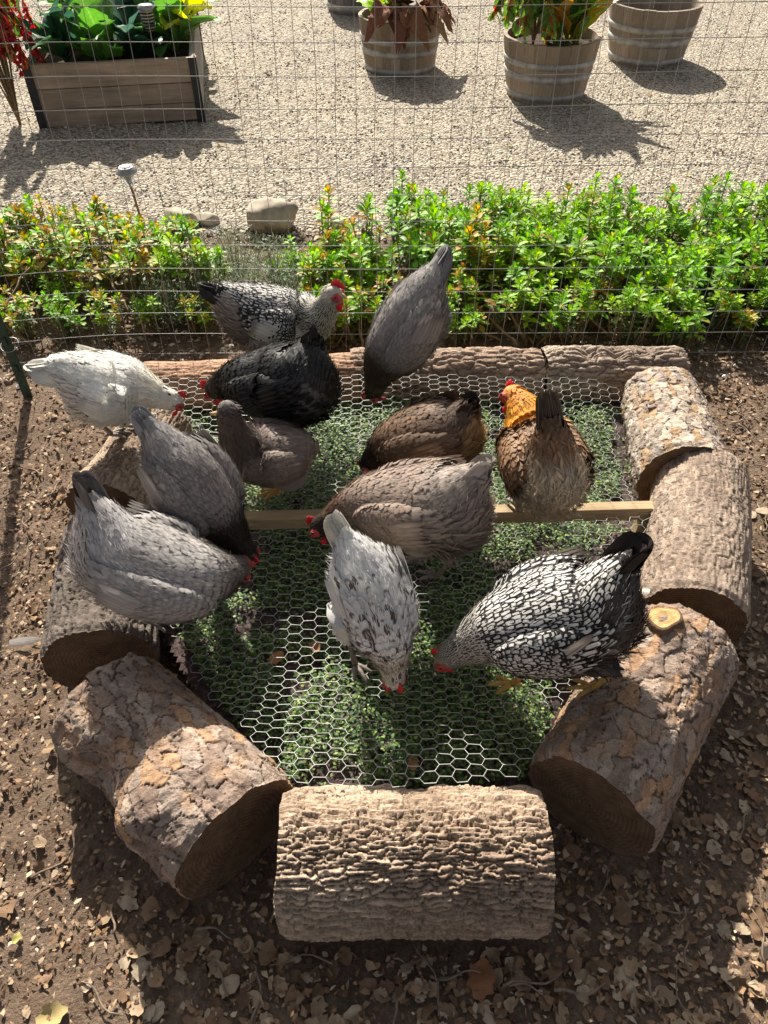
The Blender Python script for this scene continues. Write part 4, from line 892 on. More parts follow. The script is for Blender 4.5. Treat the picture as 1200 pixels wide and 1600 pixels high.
# ================================================================== planting strip
def shrub_mesh(seed, yellow=0., n_st=6, h=.3, spread=.13):
    g = np.random.default_rng(seed); P = []; T = []; N = []; L = []; Wd = []; C = []; stems = []
    for s in range(n_st):
        a = g.random() * 6.28; rr = spread * math.sqrt(g.random()); hh = h * g.uniform(.6, 1.08); x0 = np.array([rr * .25 * math.cos(a), rr * .25 * math.sin(a), -.02]); top = np.array([rr * math.cos(a), rr * math.sin(a), hh])
        k = np.linspace(0, 1, 6)[:, None]; pts = x0 * (1 - k) + top * k + np.array([math.cos(a), math.sin(a), 0]) * .03 * np.sin(k * math.pi); stems.append(path_tube(pts, np.linspace(.0045, .0022, 6), 5))
        ax = nrm(top - x0 + np.array([0, 0, .15])); b1 = nrm(np.cross(ax, [.3, 1, 0])); b2 = np.cross(ax, b1)
        yl = False; base = np.array([(.18, .38, .012), (.23, .44, .015), (.14, .33, .018), (.29, .46, .025)][g.integers(0, 4)]) if not yl else np.array([(.5, .38, .04), (.55, .3, .03), (.38, .36, .05)][g.integers(0, 3)])
        m = g.integers(13, 18); ang = np.arange(m) * 2.4 + g.random() * 6; el = np.linspace(1.25, .15, m) + g.normal(0, .08, m); dep = np.linspace(0, .05, m)
        rad = b1 * np.cos(ang)[:, None] + b2 * np.sin(ang)[:, None]; d = rad * np.cos(el)[:, None] + ax * np.sin(el)[:, None]
        P.append(top - ax * dep[:, None]); T.append(d); N.append(ax - rad * .2); L.append(np.linspace(.028, .06, m) * g.uniform(.75, 1.25, m)); Wd.append(np.linspace(.007, .0132, m) * g.uniform(.85, 1.15, m)); cr = base * g.uniform(.7, 1.3, (m, 1)); yq = (g.random(m) < yellow * 1.5 * g.random()) ; cr[yq] = np.array([(.5, .38, .04), (.55, .3, .03), (.42, .4, .05), (.4, .2, .05)])[g.integers(0, 4, yq.sum())] * g.uniform(.7, 1.1, (yq.sum(), 1)); C.append(cr)
        m = g.integers(12, 20); k = g.uniform(.15, .85, m)[:, None]; ang = g.random(m) * 6.28; rad = b1 * np.cos(ang)[:, None] + b2 * np.sin(ang)[:, None]     # older leaves down the stem
        P.append(x0 * (1 - k) + top * k); T.append(rad + ax * g.uniform(-.4, .5, (m, 1))); N.append(ax + rad * .1); L.append(g.uniform(.03, .055, m)); Wd.append(g.uniform(.004, .009, m))
        C.append(np.array([(.07, .12, .045), (.16, .17, .06), (.22, .16, .08), (.1, .16, .06)])[g.integers(0, 4, m)] * g.uniform(.7, 1.3, (m, 1)))
    P, T, N, L, Wd, C = [np.concatenate(q) for q in (P, T, N, L, Wd, C)]
    V, F, fuv = blades(P, T, N, L, Wd, .02, .22, -.25, LEAF)
    fm = mesh('foliage', V, F, {'fuv': fuv, 'col': rgba(rep(np.clip(C, 0, 1), 18))}); fm.materials.append(M['leaf'])
    V, F, _ = join([(v, f, {}) for v, f in stems]); sm = mesh('stems', V, F); sm.materials.append(M['stem'])
    return fm, sm
def put_shrub(pr, x, y, rz, s, label, group):
    o = lthing('leafy_shrub', label, 'shrub', (x, y, 0), rz, group); o.scale = (s, s, s * random.uniform(.85, 1.15))
    f = obj('foliage', pr[0], None, o); f['kind'] = 'stuff'; obj('stems', pr[1], None, o)
G_ = [shrub_mesh(300 + i, .06, 14, .30) for i in range(7)]; Y_ = [shrub_mesh(320 + i, .6, 13, .29) for i in range(5)]
lab_g = 'bright green leafy shrub in the bank right of the grey hen behind the fence'; lab_y = 'green shrub with yellow-orange leaf tips in the left patch behind the fence'
pts = []
for i in range(4000):
    x = random.uniform(-.25, 2.15); y = random.uniform(2.54, 3.36)
    if x < .1 and y > 3.15: continue
    if x > 1.55 and y > 3.3 - (x - 1.55) * .3: continue
    if all((x - a) ** 2 + (y - b) ** 2 > .118 ** 2 for a, b in pts): pts.append((x, y))
for x, y in pts:
    yl = random.random() < (.6 if x < .15 else .12)
    put_shrub(random.choice(Y_ if yl else G_), x, y, random.random() * 6.28, random.uniform(.74, 1.04) * (.72 if y < 2.75 else 1), lab_g, 'shrubs in the right planting')
pts = []
for i in range(2500):
    x = random.uniform(-2.05, -.72); y = random.uniform(2.6, 3.3)
    if x > -1.1 and y > 3.22 - (x + 1.1) * .9: continue
    if all((x - a) ** 2 + (y - b) ** 2 > .135 ** 2 for a, b in pts): pts.append((x, y))
for x, y in pts: put_shrub(random.choice(Y_ if random.random() < .85 else G_), x, y, random.random() * 6.28, random.uniform(.65, 1.0) * (.7 if y < 2.8 else 1), lab_y, 'shrubs in the left planting')
for x, y, s in ((-.3, 2.98, .7), (-.22, 2.75, .75), (-.42, 3.05, .6), (-.55, 2.72, .55), (-.1, 2.62, .6), (-.7, 2.92, .6), (-.33, 2.62, .55)):
    put_shrub(random.choice(Y_ + G_[:2]), x, y, random.random() * 6.28, s, 'small sparse shrub in the gap between the two shrub patches', 'small shrubs in the gap')
# fine grey-green herb between the two patches
g = np.random.default_rng(400)
for i, (x, y, s) in enumerate(((-.62, 3.0, 1.), (-.45, 2.95, .9), (-.72, 2.8, .9), (-.52, 2.78, .8), (-.36, 2.8, .7), (-.85, 2.7, .7))):
    n = 1500; a = g.random(n) * 6.28; k = g.random(n); el = g.uniform(.5, 1.5, n); d = np.stack([np.cos(a) * np.cos(el), np.sin(a) * np.cos(el), np.sin(el)], -1)
    P = d * (k * .26 * s)[:, None]; c = palette([(.2, .25, .16), (.16, .22, .13), (.26, .3, .2)], n)
    V, F, fuv = blades(P, d + g.normal(0, .5, (n, 3)), np.array([0, 0, 1.]), .022, .0018, .1, .1, .1, SHORT)
    r0 = lthing('herb_tuft', 'feathery grey-green herb tuft growing between the two shrub patches', 'herb', (x, y, 0), 0, 'herb tufts by the fence')
    obj('foliage', mesh('foliage', V, F, {'fuv': fuv, 'col': rgba(rep(c, 12))}), M['green'], r0)['kind'] = 'stuff'
    n = 40; a = g.random(n) * 6.28; el = g.uniform(.6, 1.5, n); d = np.stack([np.cos(a) * np.cos(el), np.sin(a) * np.cos(el), np.sin(el)], -1); V, F = tubes(np.zeros((n, 3)), d * .25 * s, .0016, 4, .0006); obj('stems', mesh('stems', V, F), M['stem'], r0)
# bare woody stems sprawling at the foot of the shrubs
def wand(label, p, q, r, sag, group=None):
    p, q = np.array(p), np.array(q); k = np.linspace(0, 1, 14)[:, None]; pts = p * (1 - k) + q * k + np.array([0, 0, sag]) * np.sin(k * math.pi) + (np.stack([fbm(P2(k[:, 0] * 3, k[:, 0] * 0 + p[0]), 5, 2), fbm(P2(k[:, 0] * 3, k[:, 0] * 0 + p[1]), 6, 2), 0 * k[:, 0]], -1)) * .03
    V, F = path_tube(pts, np.linspace(r, r * .5, 14), 7); return tag(obj('branch', mesh('branch', V, F), M['stem']), label, 'branch', group)
for i in range(16):
    x = random.uniform(-.1, 1.9); wand('bare woody stem sprawling low under the green shrubs by the fence', (x, random.uniform(2.5, 2.62), .02), (x + random.uniform(-.35, .35), random.uniform(2.6, 2.85), random.uniform(.03, .16)), .006, random.uniform(.01, .06), 'bare stems under the right shrubs')
for i in range(8):
    x = random.uniform(-1.7, -.9); wand('bare woody stem sprawling low under the left shrubs', (x, random.uniform(2.5, 2.65), .02), (x + random.uniform(-.3, .3), random.uniform(2.6, 2.85), random.uniform(.05, .2)), .006, random.uniform(.01, .05), 'bare stems under the left shrubs')

# field stones by the planting
def rock(label, c, s, seed):
    V, F = ellip((0, 0, 0), np.eye(3), (1, 1, 1), 18, 26); V = V * (1 + .35 * fbm(V * 1.3 + seed, seed, 3))[:, None] + fbm(V * 5, seed, 2)[:, None] * .05 * V
    gq = np.random.default_rng(seed)
    for _k in range(14):
        d = nrm(gq.normal(0, 1, 3)); e_x = np.maximum(V @ d - gq.uniform(.62, .9), 0); V = V - d * e_x[:, None] * .92
    V = V * np.array(s) * 1.15; return tag(obj('rock', mesh('rock', V, F), M['flint'], None, tuple(c)), label, 'rock')
p = at(422, 345, .04); rock('largest pale boulder at the gravel edge behind the laced hen', p, (.13, .08, .08), 5)
p = at(282, 345, .035); rock('small pale pointed stone right of the solar path light', p, (.07, .05, .06), 8)
p = at(322, 345, .02); rock('low pale stone between the two larger rocks', p, (.055, .04, .03), 9)
p = at(520, 350, .02); rock('low white stone beside the right shrub bank', p, (.065, .04, .035), 12)

# ================================================================== solar path lights
def path_light(label, base, s=1., tilt=0.):
    r0 = lthing('path_light', label, 'garden light', base); r0.rotation_euler = (0, tilt, 0)
    V, F = lathe([(.001, .0), (.006, .02), (.007, .16), (.009, .165)], 10); obj('stake', mesh('stake', V * s, F), M['stem'], r0)
    V, F = lathe([(.009, .165), (.022, .175), (.034, .225), (.034, .232)], 20); obj('lens', mesh('lens', V * s, F), M['lens'], r0)
    for a in range(4):
        A = np.array([[.012 * math.cos(a * 1.571 + .4), .012 * math.sin(a * 1.571 + .4), .166]]); B = np.array([[.037 * math.cos(a * 1.571 + .4), .037 * math.sin(a * 1.571 + .4), .236]]); V, F = tubes(A * s, B * s, .0025 * s, 5); obj('rib', mesh('rib', V, F), M['lamp_cap'], r0)
    V, F = lathe([(.001, .232), (.05, .232), (.053, .238), (.05, .246), (.036, .258), (.033, .262), (.031, .260), (.001, .260)], 28); cp = obj('cap', mesh('cap', V * s, F, None), M['lamp_cap'], r0)
    V, F = lathe([(.001, .2635), (.026, .2635), (.0265, .261)], 4); obj('solar_cell', mesh('solar_cell', V * s, F, None, False), M['black_metal'], cp)
b = at(219, 338, .0); path_light('grey domed solar path light standing in the gravel', (b[0], b[1], -.01), .95, R(-4))

# ================================================================== raised bed with vegetables
A = np.array([-2.05, 4.87]); B = np.array([-1.10, 5.03]); ang = math.atan2(*(B - A)[::-1]); Lx, Ly, Hh = float(np.linalg.norm(B - A)), 1.35, .335
rb = lthing('raised_bed', 'weathered timber raised bed with black steel corners at top left', 'raised bed', (A[0], A[1], .02), ang)
zz = [(0.0, .095), (.098, .205), (.208, Hh)]
for k, (z0, z1) in enumerate(zz):
    V, F = box(.006, Lx - .006, 0, .036, z0, z1, .004); obj('front_board', mesh('front_board', V, F, None, False), M['bedboard'], rb)
    V, F = box(.006, Lx - .006, Ly - .036, Ly, z0, z1, .004); obj('back_board', mesh('back_board', V, F, None, False), M['bedboard'], rb)
    for x0 in (0., Lx - .036):
        V, F = box(x0, x0 + .036, .040, Ly - .040, z0, z1, .004); obj('side_board', mesh('side_board', V, F, None, False), M['bedboard_side'], rb)
for x0, sx in ((-.004, 1), (Lx + .004, -1)):
    for y0, sy in ((-.004, 1), (Ly + .004, -1)):
        a = sorted((x0, x0 + sx * .045)); c = sorted((y0, y0 - sy * .003)); V, F = box(a[0], a[1], c[0], c[1], -.02, Hh + .004, .001); cb_ = obj('corner_bracket', mesh('corner_bracket', V, F, None, False), M['black_metal'], rb)
        c2 = sorted((y0 - sy * .003, y0 + sy * .045)); a2 = sorted((x0, x0 - sx * .003)); V, F = box(a2[0], a2[1], c2[0], c2[1], -.02, Hh + .0035, .001); obj('bracket_side', mesh('bracket_side', V, F, None, False), M['black_metal'], cb_)
nx = 30; X, Y = np.meshgrid(np.linspace(.036, Lx - .036, nx), np.linspace(.036, Ly - .036, nx)); obj('compost', mesh('compost', np.stack([X, Y, .26 + .02 * fbm(P2(X * 12, Y * 12), 6, 3)], -1).reshape(-1, 3), grid_faces(nx, nx)), M['compost'], rb)
ca, sa = math.cos(ang), math.sin(ang)
def bedpt(x, y, z): return (A[0] + ca * x - sa * y, A[1] + sa * x + ca * y, z)
def big_leaf(g, L, W, c, ruff=.12, rows=13, cols=7):
    """one broad vegetable leaf in local coordinates: stalk at the origin, growing along x"""
    v = np.linspace(0, 1, rows)[:, None]; u = np.linspace(-1, 1, cols)[None]; wp = np.sin(np.clip((v - .22) / .78, 0, 1) ** .75 * math.pi) ** .7 * W + .006
    wp = wp * (1 + .16 * np.sin(v * 26 + g.random() * 6)); x = v * L + 0 * u; y = u * wp; z = -np.abs(u) ** 1.5 * wp * -.25 + ruff * W * np.sin(v * 17 + u * 3 + g.random() * 6) * np.abs(u) + L * (.55 * v - .62 * v ** 2)
    V = np.stack([x, y + 0 * v, z], -1).reshape(-1, 3); fuv = np.stack([np.broadcast_to(u, (rows, cols)), np.broadcast_to(v, (rows, cols)), np.zeros((rows, cols))], -1).reshape(-1, 3)
    colr = np.tile(np.array(c) * g.uniform(.8, 1.25), (rows * cols, 1)); return V, grid_faces(rows, cols), {'fuv': fuv, 'col': rgba(np.clip(colr, 0, 1))}
def veg(name, label, cat, base, nl, L, W, cols, seed, up=(.5, 1.2), group=None, ruff=.12):
    g = np.random.default_rng(seed); r0 = lthing(name, label, cat, base, 0, group)
    for k in range(nl):
        l_ = g.uniform(.75, 1.15) * L; V, F, a = big_leaf(g, l_, W * l_ / L, cols[g.integers(0, len(cols))], ruff); e = np.interp(k / nl, [0, 1], up[::-1]) + g.normal(0, .12)
        o = obj('leaf', mesh('leaf', V, F, a), M['leaf'], r0, (0, 0, .01 * k / nl), (g.normal(0, .25), -e, k * 2.4 + g.normal(0, .3)))
KALE = [(.03, .085, .055), (.04, .1, .06), (.06, .12, .09), (.05, .13, .05)]; CHARD = [(.09, .22, .04), (.12, .27, .05), (.08, .18, .04)]
g = np.random.default_rng(9)
i = 0
for x, y, nl, L, W, cs, nm in ((.2, .28, 13, .34, .085, KALE, 'k'), (.42, .22, 13, .33, .085, CHARD, 'c'), (.6, .3, 12, .32, .08, KALE, 'k'), (.34, .62, 12, .38, .08, CHARD, 'c'), (.6, .68, 12, .4, .085, KALE, 'k'), (.83, .42, 11, .4, .065, CHARD, 'c'), (.84, .8, 11, .4, .07, CHARD, 'c'), (.2, .85, 12, .4, .08, CHARD, 'c'), (.5, .98, 12, .44, .085, KALE, 'k'), (.8, 1.12, 11, .42, .08, CHARD, 'c'), (.22, 1.15, 11, .42, .08, KALE, 'k')):
    i += 1
    veg('kale_plant' if nm == 'k' else 'chard_plant', 'dark blue-green kale plant growing in the raised bed' if nm == 'k' else 'bright green broad-leaved plant growing in the raised bed', 'vegetable', bedpt(x, y, .275), nl, L, W, cs, 500 + i, (.25, 1.35), 'kale in the raised bed' if nm == 'k' else 'bright greens in the raised bed')
veg('lettuce_plant', 'yellow-green frilly plant at the right end of the raised bed', 'vegetable', bedpt(.90, .5, .33), 16, .3, .08, [(.5, .52, .05), (.4, .5, .06), (.6, .56, .08)], 560, (.5, 1.3), None, .35)
# lantern in the raised bed
lp = bedpt(.72, .2, .26); r0 = lthing('garden_lantern', 'slatted cylindrical solar lantern standing in the raised bed', 'garden light', lp)
V, F = lathe([(.001, -.02), (.007, 0), (.008, .2)], 10); obj('stake', mesh('stake', V, F), M['black_metal'], r0)
V, F = lathe([(.001, .2), (.03, .2), (.033, .3), (.001, .3)], 18); obj('lens', mesh('lens', V, F), m_simple('lantern_cream', (.55, .47, .32), .5, .3), r0)
for k in range(6):
    V, F = lathe([(.034, .203 + k * .016), (.039, .205 + k * .016), (.039, .210 + k * .016), (.034, .212 + k * .016)], 20); obj('slat', mesh('slat', V, F), M['black_metal'], r0)
V, F = lathe([(.001, .304), (.046, .304), (.048, .312), (.04, .325), (.001, .328)], 24); obj('cap', mesh('cap', V, F), M['lamp_cap'], r0)

# red tassel plants: hanging amaranth, drawn as drooping chains of small leaves and seed clusters
def tassels(label, base, nst, h, spread, cols, seed, green=.25, drop=.5):
    g = np.random.default_rng(seed); r0 = lthing('amaranth', label, 'plant', base); 
    for s in range(nst):
        a = g.random() * 6.28; rr = g.uniform(.3, 1.) * spread; hh = h * g.uniform(.65, 1.1); k = np.linspace(0, 1, 22)[:, None]; d = np.array([math.cos(a), math.sin(a), 0.])
        pts = d * rr * k ** 1.2 + np.array([0, 0, 1.]) * (hh * np.sin(np.clip(k * 2.1, 0, 1.571)) - hh * drop * np.clip(k - .55, 0, 1) ** 1.5 * 3.); V, F = path_tube(pts, np.linspace(.006, .002, 22), 5); obj('stalk', mesh('stalk', V, F), M['stem'], r0)
        n = 250; q = g.uniform(.25, 1, n) ** .8; P = np.stack([np.interp(q, k[:, 0], pts[:, j]) for j in range(3)], -1); b = g.normal(0, 1, (n, 3)); isg = g.random(n) < green * (1.4 - q)
        c = np.where(isg[:, None], np.array((.14, .26, .05)), np.asarray(cols)[g.integers(0, len(cols), n)]) * g.uniform(.7, 1.3, (n, 1)); Ln = np.where(isg, .075, .036) * g.uniform(.7, 1.2, n)
        V, F, fuv = blades(P, nrm(b) * .55 + np.array([0, 0, -.8]), b[:, [1, 2, 0]] + np.array([0, 0, .5]), Ln, Ln * .26, .1, .3, -.2, LEAF)
        obj('tassel', mesh('tassel', V, F, {'fuv': fuv, 'col': rgba(rep(np.clip(c, 0, 1), 18))}), M['leaf'], r0)['kind'] = 'stuff'
tassels('crimson hanging amaranth at the left of the raised bed', (-2.2, 4.95, .0), 22, .92, .46, [(.42, .03, .05), (.5, .05, .07), (.35, .05, .05), (.52, .2, .08)], 601, .05, .5)

# ================================================================== half barrels
def barrel(label, cx, cy, rb_, rt_, h, stave, seed, soil=.06, tilt=0.):
    r0 = lthing('half_barrel', label, 'planter', (cx, cy, .015), random.random() * 6)
    n = 26; da = 2 * math.pi / n; prof = lambda t: rb_ + (rt_ - rb_) * (t ** .8)
    kz = np.linspace(0, 1, 7); Vv = []; 
    for side_r in (0, -.024):
        for t in kz:
            for j in range(4):
                a = -da / 2 * .975 + da * .975 * j / 3; rr = prof(t) + side_r; Vv.append((rr * math.cos(a), rr * math.sin(a), t * h))
    Vv = np.array(Vv).reshape(2, 7, 4, 3); F = []
    id_ = lambda s, i, j: s * 28 + i * 4 + j
    for i in range(6):
        for j in range(3): F += [[id_(0, i, j), id_(0, i, j + 1), id_(0, i + 1, j + 1), id_(0, i + 1, j)], [id_(1, i, j + 1), id_(1, i, j), id_(1, i + 1, j), id_(1, i + 1, j + 1)]]
        F += [[id_(1, i, 0), id_(0, i, 0), id_(0, i + 1, 0), id_(1, i + 1, 0)], [id_(0, i, 3), id_(1, i, 3), id_(1, i + 1, 3), id_(0, i + 1, 3)]]
    for j in range(3): F += [[id_(0, 6, j), id_(0, 6, j + 1), id_(1, 6, j + 1), id_(1, 6, j)], [id_(1, 0, j), id_(1, 0, j + 1), id_(0, 0, j + 1), id_(0, 0, j)]]
    me = mesh('stave', Vv.reshape(-1, 3), np.array(F), None, False); me.materials.append(stave)
    g = np.random.default_rng(seed)
    for k in range(n): obj('stave', me, None, r0, (0, 0, g.uniform(-.003, .002)), (0, 0, k * da))
    for z0, z1 in ((.02, .075), (.17, .225), (.40, .445)):
        z0, z1 = z0 / .46 * h, z1 / .46 * h
        if z1 > h * .95 : z0, z1 = h * .60, h * .70
        V, F2 = lathe([(prof(z0 / h) + .0005, z0), (prof(z0 / h) + .003, z0), (prof(z1 / h) + .003, z1), (prof(z1 / h) + .0005, z1)], 52); obj('hoop', mesh('hoop', V, F2), M['hoop'], r0)
    V, F2 = lathe([(prof(.8) - .02, h - soil), (.6 * rt_, h - soil + .012), (.3 * rt_, h - soil + .008), (.001, h - soil + .015)], 40); V[:, 2] += fbm(V * 25, seed, 3) * .012; obj('compost', mesh('compost', V, F2), M['compost'], r0)
    return r0
def ctr(x, yfront, r): p = at(x, yfront, .015); return p[0] * (1 + r / p[1]), p[1] + r
c = ctr(624, 124, .245); BM = c; barrel('half barrel planter with wilted brown leaves', c[0], c[1], .238, .285, .335, M['stave'], 1)
c = ctr(848, 166, .25); BN = c; barrel('half barrel planter full of tall red and green foliage', c[0], c[1], .245, .305, .345, M['stave'], 2, .06)
c = ctr(1003, 109, .26); BR = c; barrel('empty half barrel planter farthest right', c[0], c[1], .255, .32, .365, M['stave_grey'], 3, .14)
c = ctr(560, 25, .26); barrel('dark half barrel planter cut off by the top edge', c[0], c[1], .26, .3, .42, M['stave_dark'], 4)
# wilted plant hanging over the middle barrel
g = np.random.default_rng(700); r0 = lthing('wilted_plant', 'withered brown squash plant drooping over the middle half barrel', 'plant', (BM[0], BM[1], .29))
for k in range(20):
    a = g.uniform(-2.3, .5); l_ = g.uniform(.14, .24); V, F, at_ = big_leaf(g, l_, .065, [(.2, .08, .045), (.26, .12, .06), (.15, .06, .035), (.34, .2, .1)][g.integers(0, 4)], .5); V[:, 2] -= V[:, 0] ** 2 * (4.5 if k < 13 else 1.5)
    r_ = .17 if k < 13 else .06; V[:, 2] += .05; obj('withered_leaf', mesh('withered_leaf', V, F, at_), M['litter'], r0, (r_ * math.cos(a), r_ * math.sin(a), g.uniform(.03, .08)), (g.normal(0, .3), -.3 if k < 13 else -1.0, a))
veg('seedling_plant', 'small lime green plant at the left of the middle half barrel', 'plant', (BM[0] - .15, BM[1] - .06, .32), 12, .2, .055, [(.4, .55, .05), (.3, .48, .05)], 710, (.4, 1.3))
# tall foliage in the near barrel
tassels('red and orange amaranth drooping over the left rim of the tall planter', (BN[0] - .12, BN[1] - .03, .3), 16, .5, .32, [(.5, .05, .03), (.6, .18, .03), (.62, .38, .05), (.3, .36, .06)], 720, .35, .62)
for k in range(9):
    a = k * .7; veg('chard_stand', 'tall upright green leafy plant filling the tall planter', 'plant', (BN[0] + .06 + .10 * math.cos(a), BN[1] + .11 * math.sin(a), .29), 9, .46, .042, [(.2, .32, .05), (.3, .38, .06), (.12, .24, .05), (.4, .42, .06), (.36, .2, .04)], 730 + k, (.75, 1.5), 'upright plants in the tall planter')

# ================================================================== leaf litter
LC = [(.34, .235, .145), (.26, .165, .1), (.41, .3, .195), (.19, .118, .072), (.46, .365, .26), (.3, .185, .1), (.14, .085, .055), (.22, .13, .075)]
n = 88000
x = rng.uniform(-2.3, 2.3, n); y = -.05 + 3.0 * rng.random(n) ** 1.1
dn = .55 + .5 * fbm(P2(x * 2, y * 2), 91, 3) - .15 * ((x < -.35) & (y < 1.2)) - .1 * ((x < .9) & (x > .6))
k = (rng.random(n) < dn) & ~inside(x, y, bedpoly) & (log_height(x, y) < 0); x, y = x[k], y[k]; n = len(x); az = rng.random(n) * 6.28
T = np.stack([np.cos(az), np.sin(az), rng.normal(0, .25, n)], -1); N = np.stack([rng.normal(0, .35, n), rng.normal(0, .35, n), np.ones(n)], -1); L = np.where((x < -.25) & (y < 1.6), rng.uniform(.005, .016, n), rng.uniform(.006, .021, n))
V, F, fuv = blades(P2(x, y) + np.stack([0 * x, 0 * x, soil_z(x, y) + .007 + rng.random(n) * .005], -1), T, N, L, L * rng.uniform(.2, .4, n), .2, .35, rng.uniform(-.5, .5, n), TINY, None, True)
V = V + rng.normal(0, .085, V.shape) * rep(L, 6)[:, None] * np.array([1, 1, .5])
tag(obj('leaf_litter', mesh('leaf_litter', V, F, {'col': rgba(rep(palette(LC, n, .25), 6))}), M['litter']), 'crumbled dry leaf litter and chips scattered over the soil', 'leaf litter', kind='stuff')
n = 9000
x = rng.uniform(-2.2, 2.2, n); y = -.05 + 2.9 * rng.random(n); k = ~inside(x, y, bedpoly) & (log_height(x, y) < 0); x, y = x[k], y[k]; n = len(x)
V, F, A_ = pebbles(x, y, soil_z(x, y) + .003, rng.uniform(.003, .010, n) * rng.uniform(.6, 1.2, n), palette([(.15, .095, .065), (.2, .13, .09), (.1, .065, .045), (.27, .19, .14)], n), .75)
tag(obj('soil_crumbs', mesh('soil_crumbs', V, F, A_), M['stone']), 'loose crumbs and clods of brown earth on the ground', 'soil', kind='stuff')
def leaf_proto(seed):
    """a curled, lobed oak-like leaf"""
    g = np.random.default_rng(seed); rows, cols = 8, 5; v = np.linspace(0, 1, rows)[:, None]; u = np.linspace(-1, 1, cols)[None]
    wp = (np.sin(np.clip(v * .93 + .05, 0, 1) * math.pi) ** .65) * (.33 + .05 * g.random()) * (1 + .2 * np.sin(v * 19 + g.random() * 6)); x = v - .5 + .04 * np.abs(u) * np.sin(v * 19); y = u * wp + g.normal(0, .1) * (v - .5) ** 2
    c1, c2 = g.uniform(-.5, 1.0), g.uniform(-.3, .8); z = c1 * y ** 2 * 1.8 + c2 * (x ** 2) * .8 + .05 * np.sin(x * 9 + y * 7 + g.random() * 6) + .02
    V = np.stack([x + 0 * u, y, z], -1).reshape(-1, 3); V[:, 2] -= V[:, 2].min()
    c = np.array(LC[g.integers(0, 5)]) * g.uniform(.8, 1.15); cc = np.clip(c * (1 + .25 * fbm(V * 6, seed, 2))[:, None], 0, 1)
    me = mesh('fallen_leaf', V, grid_faces(rows, cols), {'col': rgba(cc)}); me.materials.append(M['litter']); return me
LP = [leaf_proto(800 + i) for i in range(14)]
cnt = 0
gl_ = 'curled dry brown oak leaf lying on the soil around the logs'
tries = 0
while cnt < 296 and tries < 6000:
    tries += 1; q = random.random()
    if q < .5: px, py = random.uniform(860, 1210), random.uniform(1030, 1610)
    elif q < .78: px, py = random.uniform(330, 900), random.uniform(1470, 1610)
    elif q < .87: px, py = random.uniform(190, 330), random.uniform(1230, 1600)
    elif q < .94: px, py = random.uniform(1130, 1210), random.uniform(620, 1050)
    else: px, py = random.uniform(-10, 190), random.uniform(640, 1600)
    p = at(px, py, .01)
    if log_height(np.array([p[0]]), np.array([p[1]]))[0] > 0 or inside(np.array([p[0]]), np.array([p[1]]), bedpoly)[0]: continue
    o = bpy.data.objects.new('fallen_leaf', random.choice(LP)); col.objects.link(o); s = random.uniform(.022, .046)
    o.location = (p[0], p[1], float(soil_z(np.array([p[0]]), np.array([p[1]]))[0]) + .006); o.rotation_euler = (random.gauss(0, .35), random.gauss(0, .35), random.random() * 6.28); o.scale = (s, s * random.uniform(.85, 1.2), s)
    tag(o, gl_, 'leaf', 'fallen oak leaves'); cnt += 1
def one_leaf(label, px, py, z, s, c, seed, rz=0., sup=.0):
    p = at(px, py, z); me = leaf_proto(seed).copy(); n = len(me.vertices); me.attributes['col'].data.foreach_set('color', np.tile(np.array([*c, 1.]), n).astype(np.float32))
    o = obj('fallen_leaf', me, M['litter'], None, (p[0], p[1], p[2] + sup), (0, 0, rz)); o.scale = (s, s, s); return tag(o, label, 'leaf')
one_leaf('yellow fallen leaf at the bottom left corner', 82, 1588, .012, .055, (.42, .33, .15), 831, .4)
one_leaf('small lemon yellow leaf on the shaded soil at left', 27, 1466, .012, .022, (.4, .36, .12), 832, 1.4)
one_leaf('russet leaf standing out in the litter below the front log', 752, 1530, .012, .07, (.3, .14, .07), 833, 1.3)
one_leaf('pale round leaf lying on top of the right log', 1006, 928, .255, .028, (.68, .6, .5), 834, .3, .004)
one_leaf('orange-brown leaf caught under the netting at centre left', 432, 1028, .09, .04, (.4, .2, .09), 835, .8)
one_leaf('tan leaf under the netting near the front right', 645, 1192, .09, .038, (.36, .2, .11), 836, 1.6)
one_leaf('brown leaf under the netting beside the orange-brown one', 492, 1012, .09, .036, (.3, .16, .09), 837, 2.)
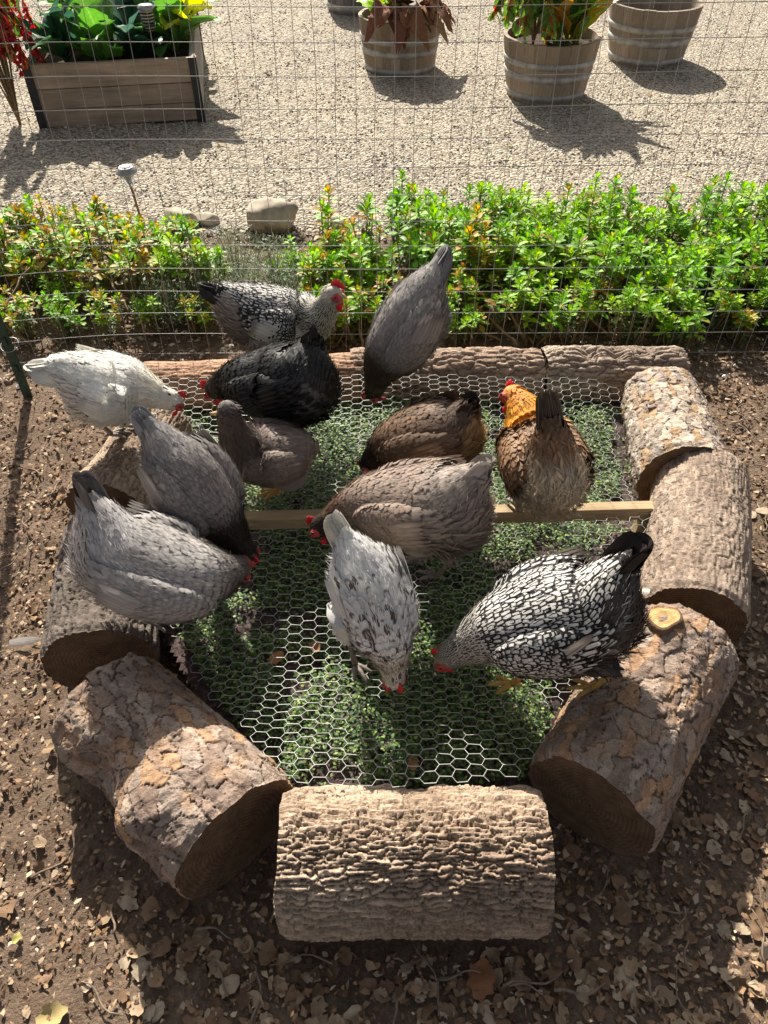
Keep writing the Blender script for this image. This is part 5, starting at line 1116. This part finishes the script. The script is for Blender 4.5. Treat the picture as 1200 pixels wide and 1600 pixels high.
# a shed white feather on the left
p = at(14, 1004, .018); V, F, fuv = blades([p], [.9, .12, .03], [0, -.3, 1], .08, .011, .05, .08, .15, STRAP)
fo = obj('shed_feather', mesh('shed_feather', V, F, {'fuv': fuv, 'col': rgba(np.tile([.34, .31, .28], (18, 1))), 'edge': np.tile([.2, .18, .16, .6], (18, 1))}), M['feather']); tag(fo, 'white shed feather lying on the soil at the left edge', 'feather')
# twigs
k = 0
while k < 46:
    px, py = random.choice([(random.uniform(870, 1200), random.uniform(1030, 1600)), (random.uniform(20, 420), random.uniform(1150, 1600)), (random.uniform(400, 1000), random.uniform(1490, 1600)), (random.uniform(0, 90), random.uniform(680, 1100)), (random.uniform(1140, 1200), random.uniform(640, 1000))])
    p = at(px, py, .01)
    if log_height(np.array([p[0]]), np.array([p[1]]))[0] > 0: continue
    a = random.random() * 6.28; L = random.uniform(.04, .13); t = np.linspace(-.5, .5, 7)[:, None]; d = np.array([math.cos(a), math.sin(a), random.gauss(0, .08)]); pts = d * L * t + np.array([-d[1], d[0], 0]) * L * .08 * np.sin(t * 6 + k)
    V, F = path_tube(pts, np.linspace(.0028, .0012, 7) * random.uniform(.6, 1.3), 6); o = obj('twig', mesh('twig', V, F), M['twig'], None, (p[0], p[1], .017)); tag(o, 'thin dry twig lying in the leaf litter', 'twig', 'twigs in the leaf litter'); k += 1

# loose debris blown over the gravel
n = 260
x = rng.uniform(-1.6, 2.4, n); y = rng.uniform(3.6, 7.2, n); az = rng.random(n) * 6.28; L = rng.uniform(.012, .04, n)
V, F, fuv = blades(np.stack([x, y, gravel_z(x, y) + .012], -1), np.stack([np.cos(az), np.sin(az), rng.normal(0, .2, n)], -1), np.stack([rng.normal(0, .4, n), rng.normal(0, .4, n), np.ones(n)], -1), L, L * .3, .2, .3, .2, TINY)
tag(obj('gravel_debris', mesh('gravel_debris', V, F, {'col': rgba(rep(palette([(.3, .19, .1), (.4, .3, .16), (.25, .08, .05), (.42, .36, .16)], n), 9))}), M['litter']), 'bits of dry leaf blown across the gravel yard', 'debris', kind='stuff')
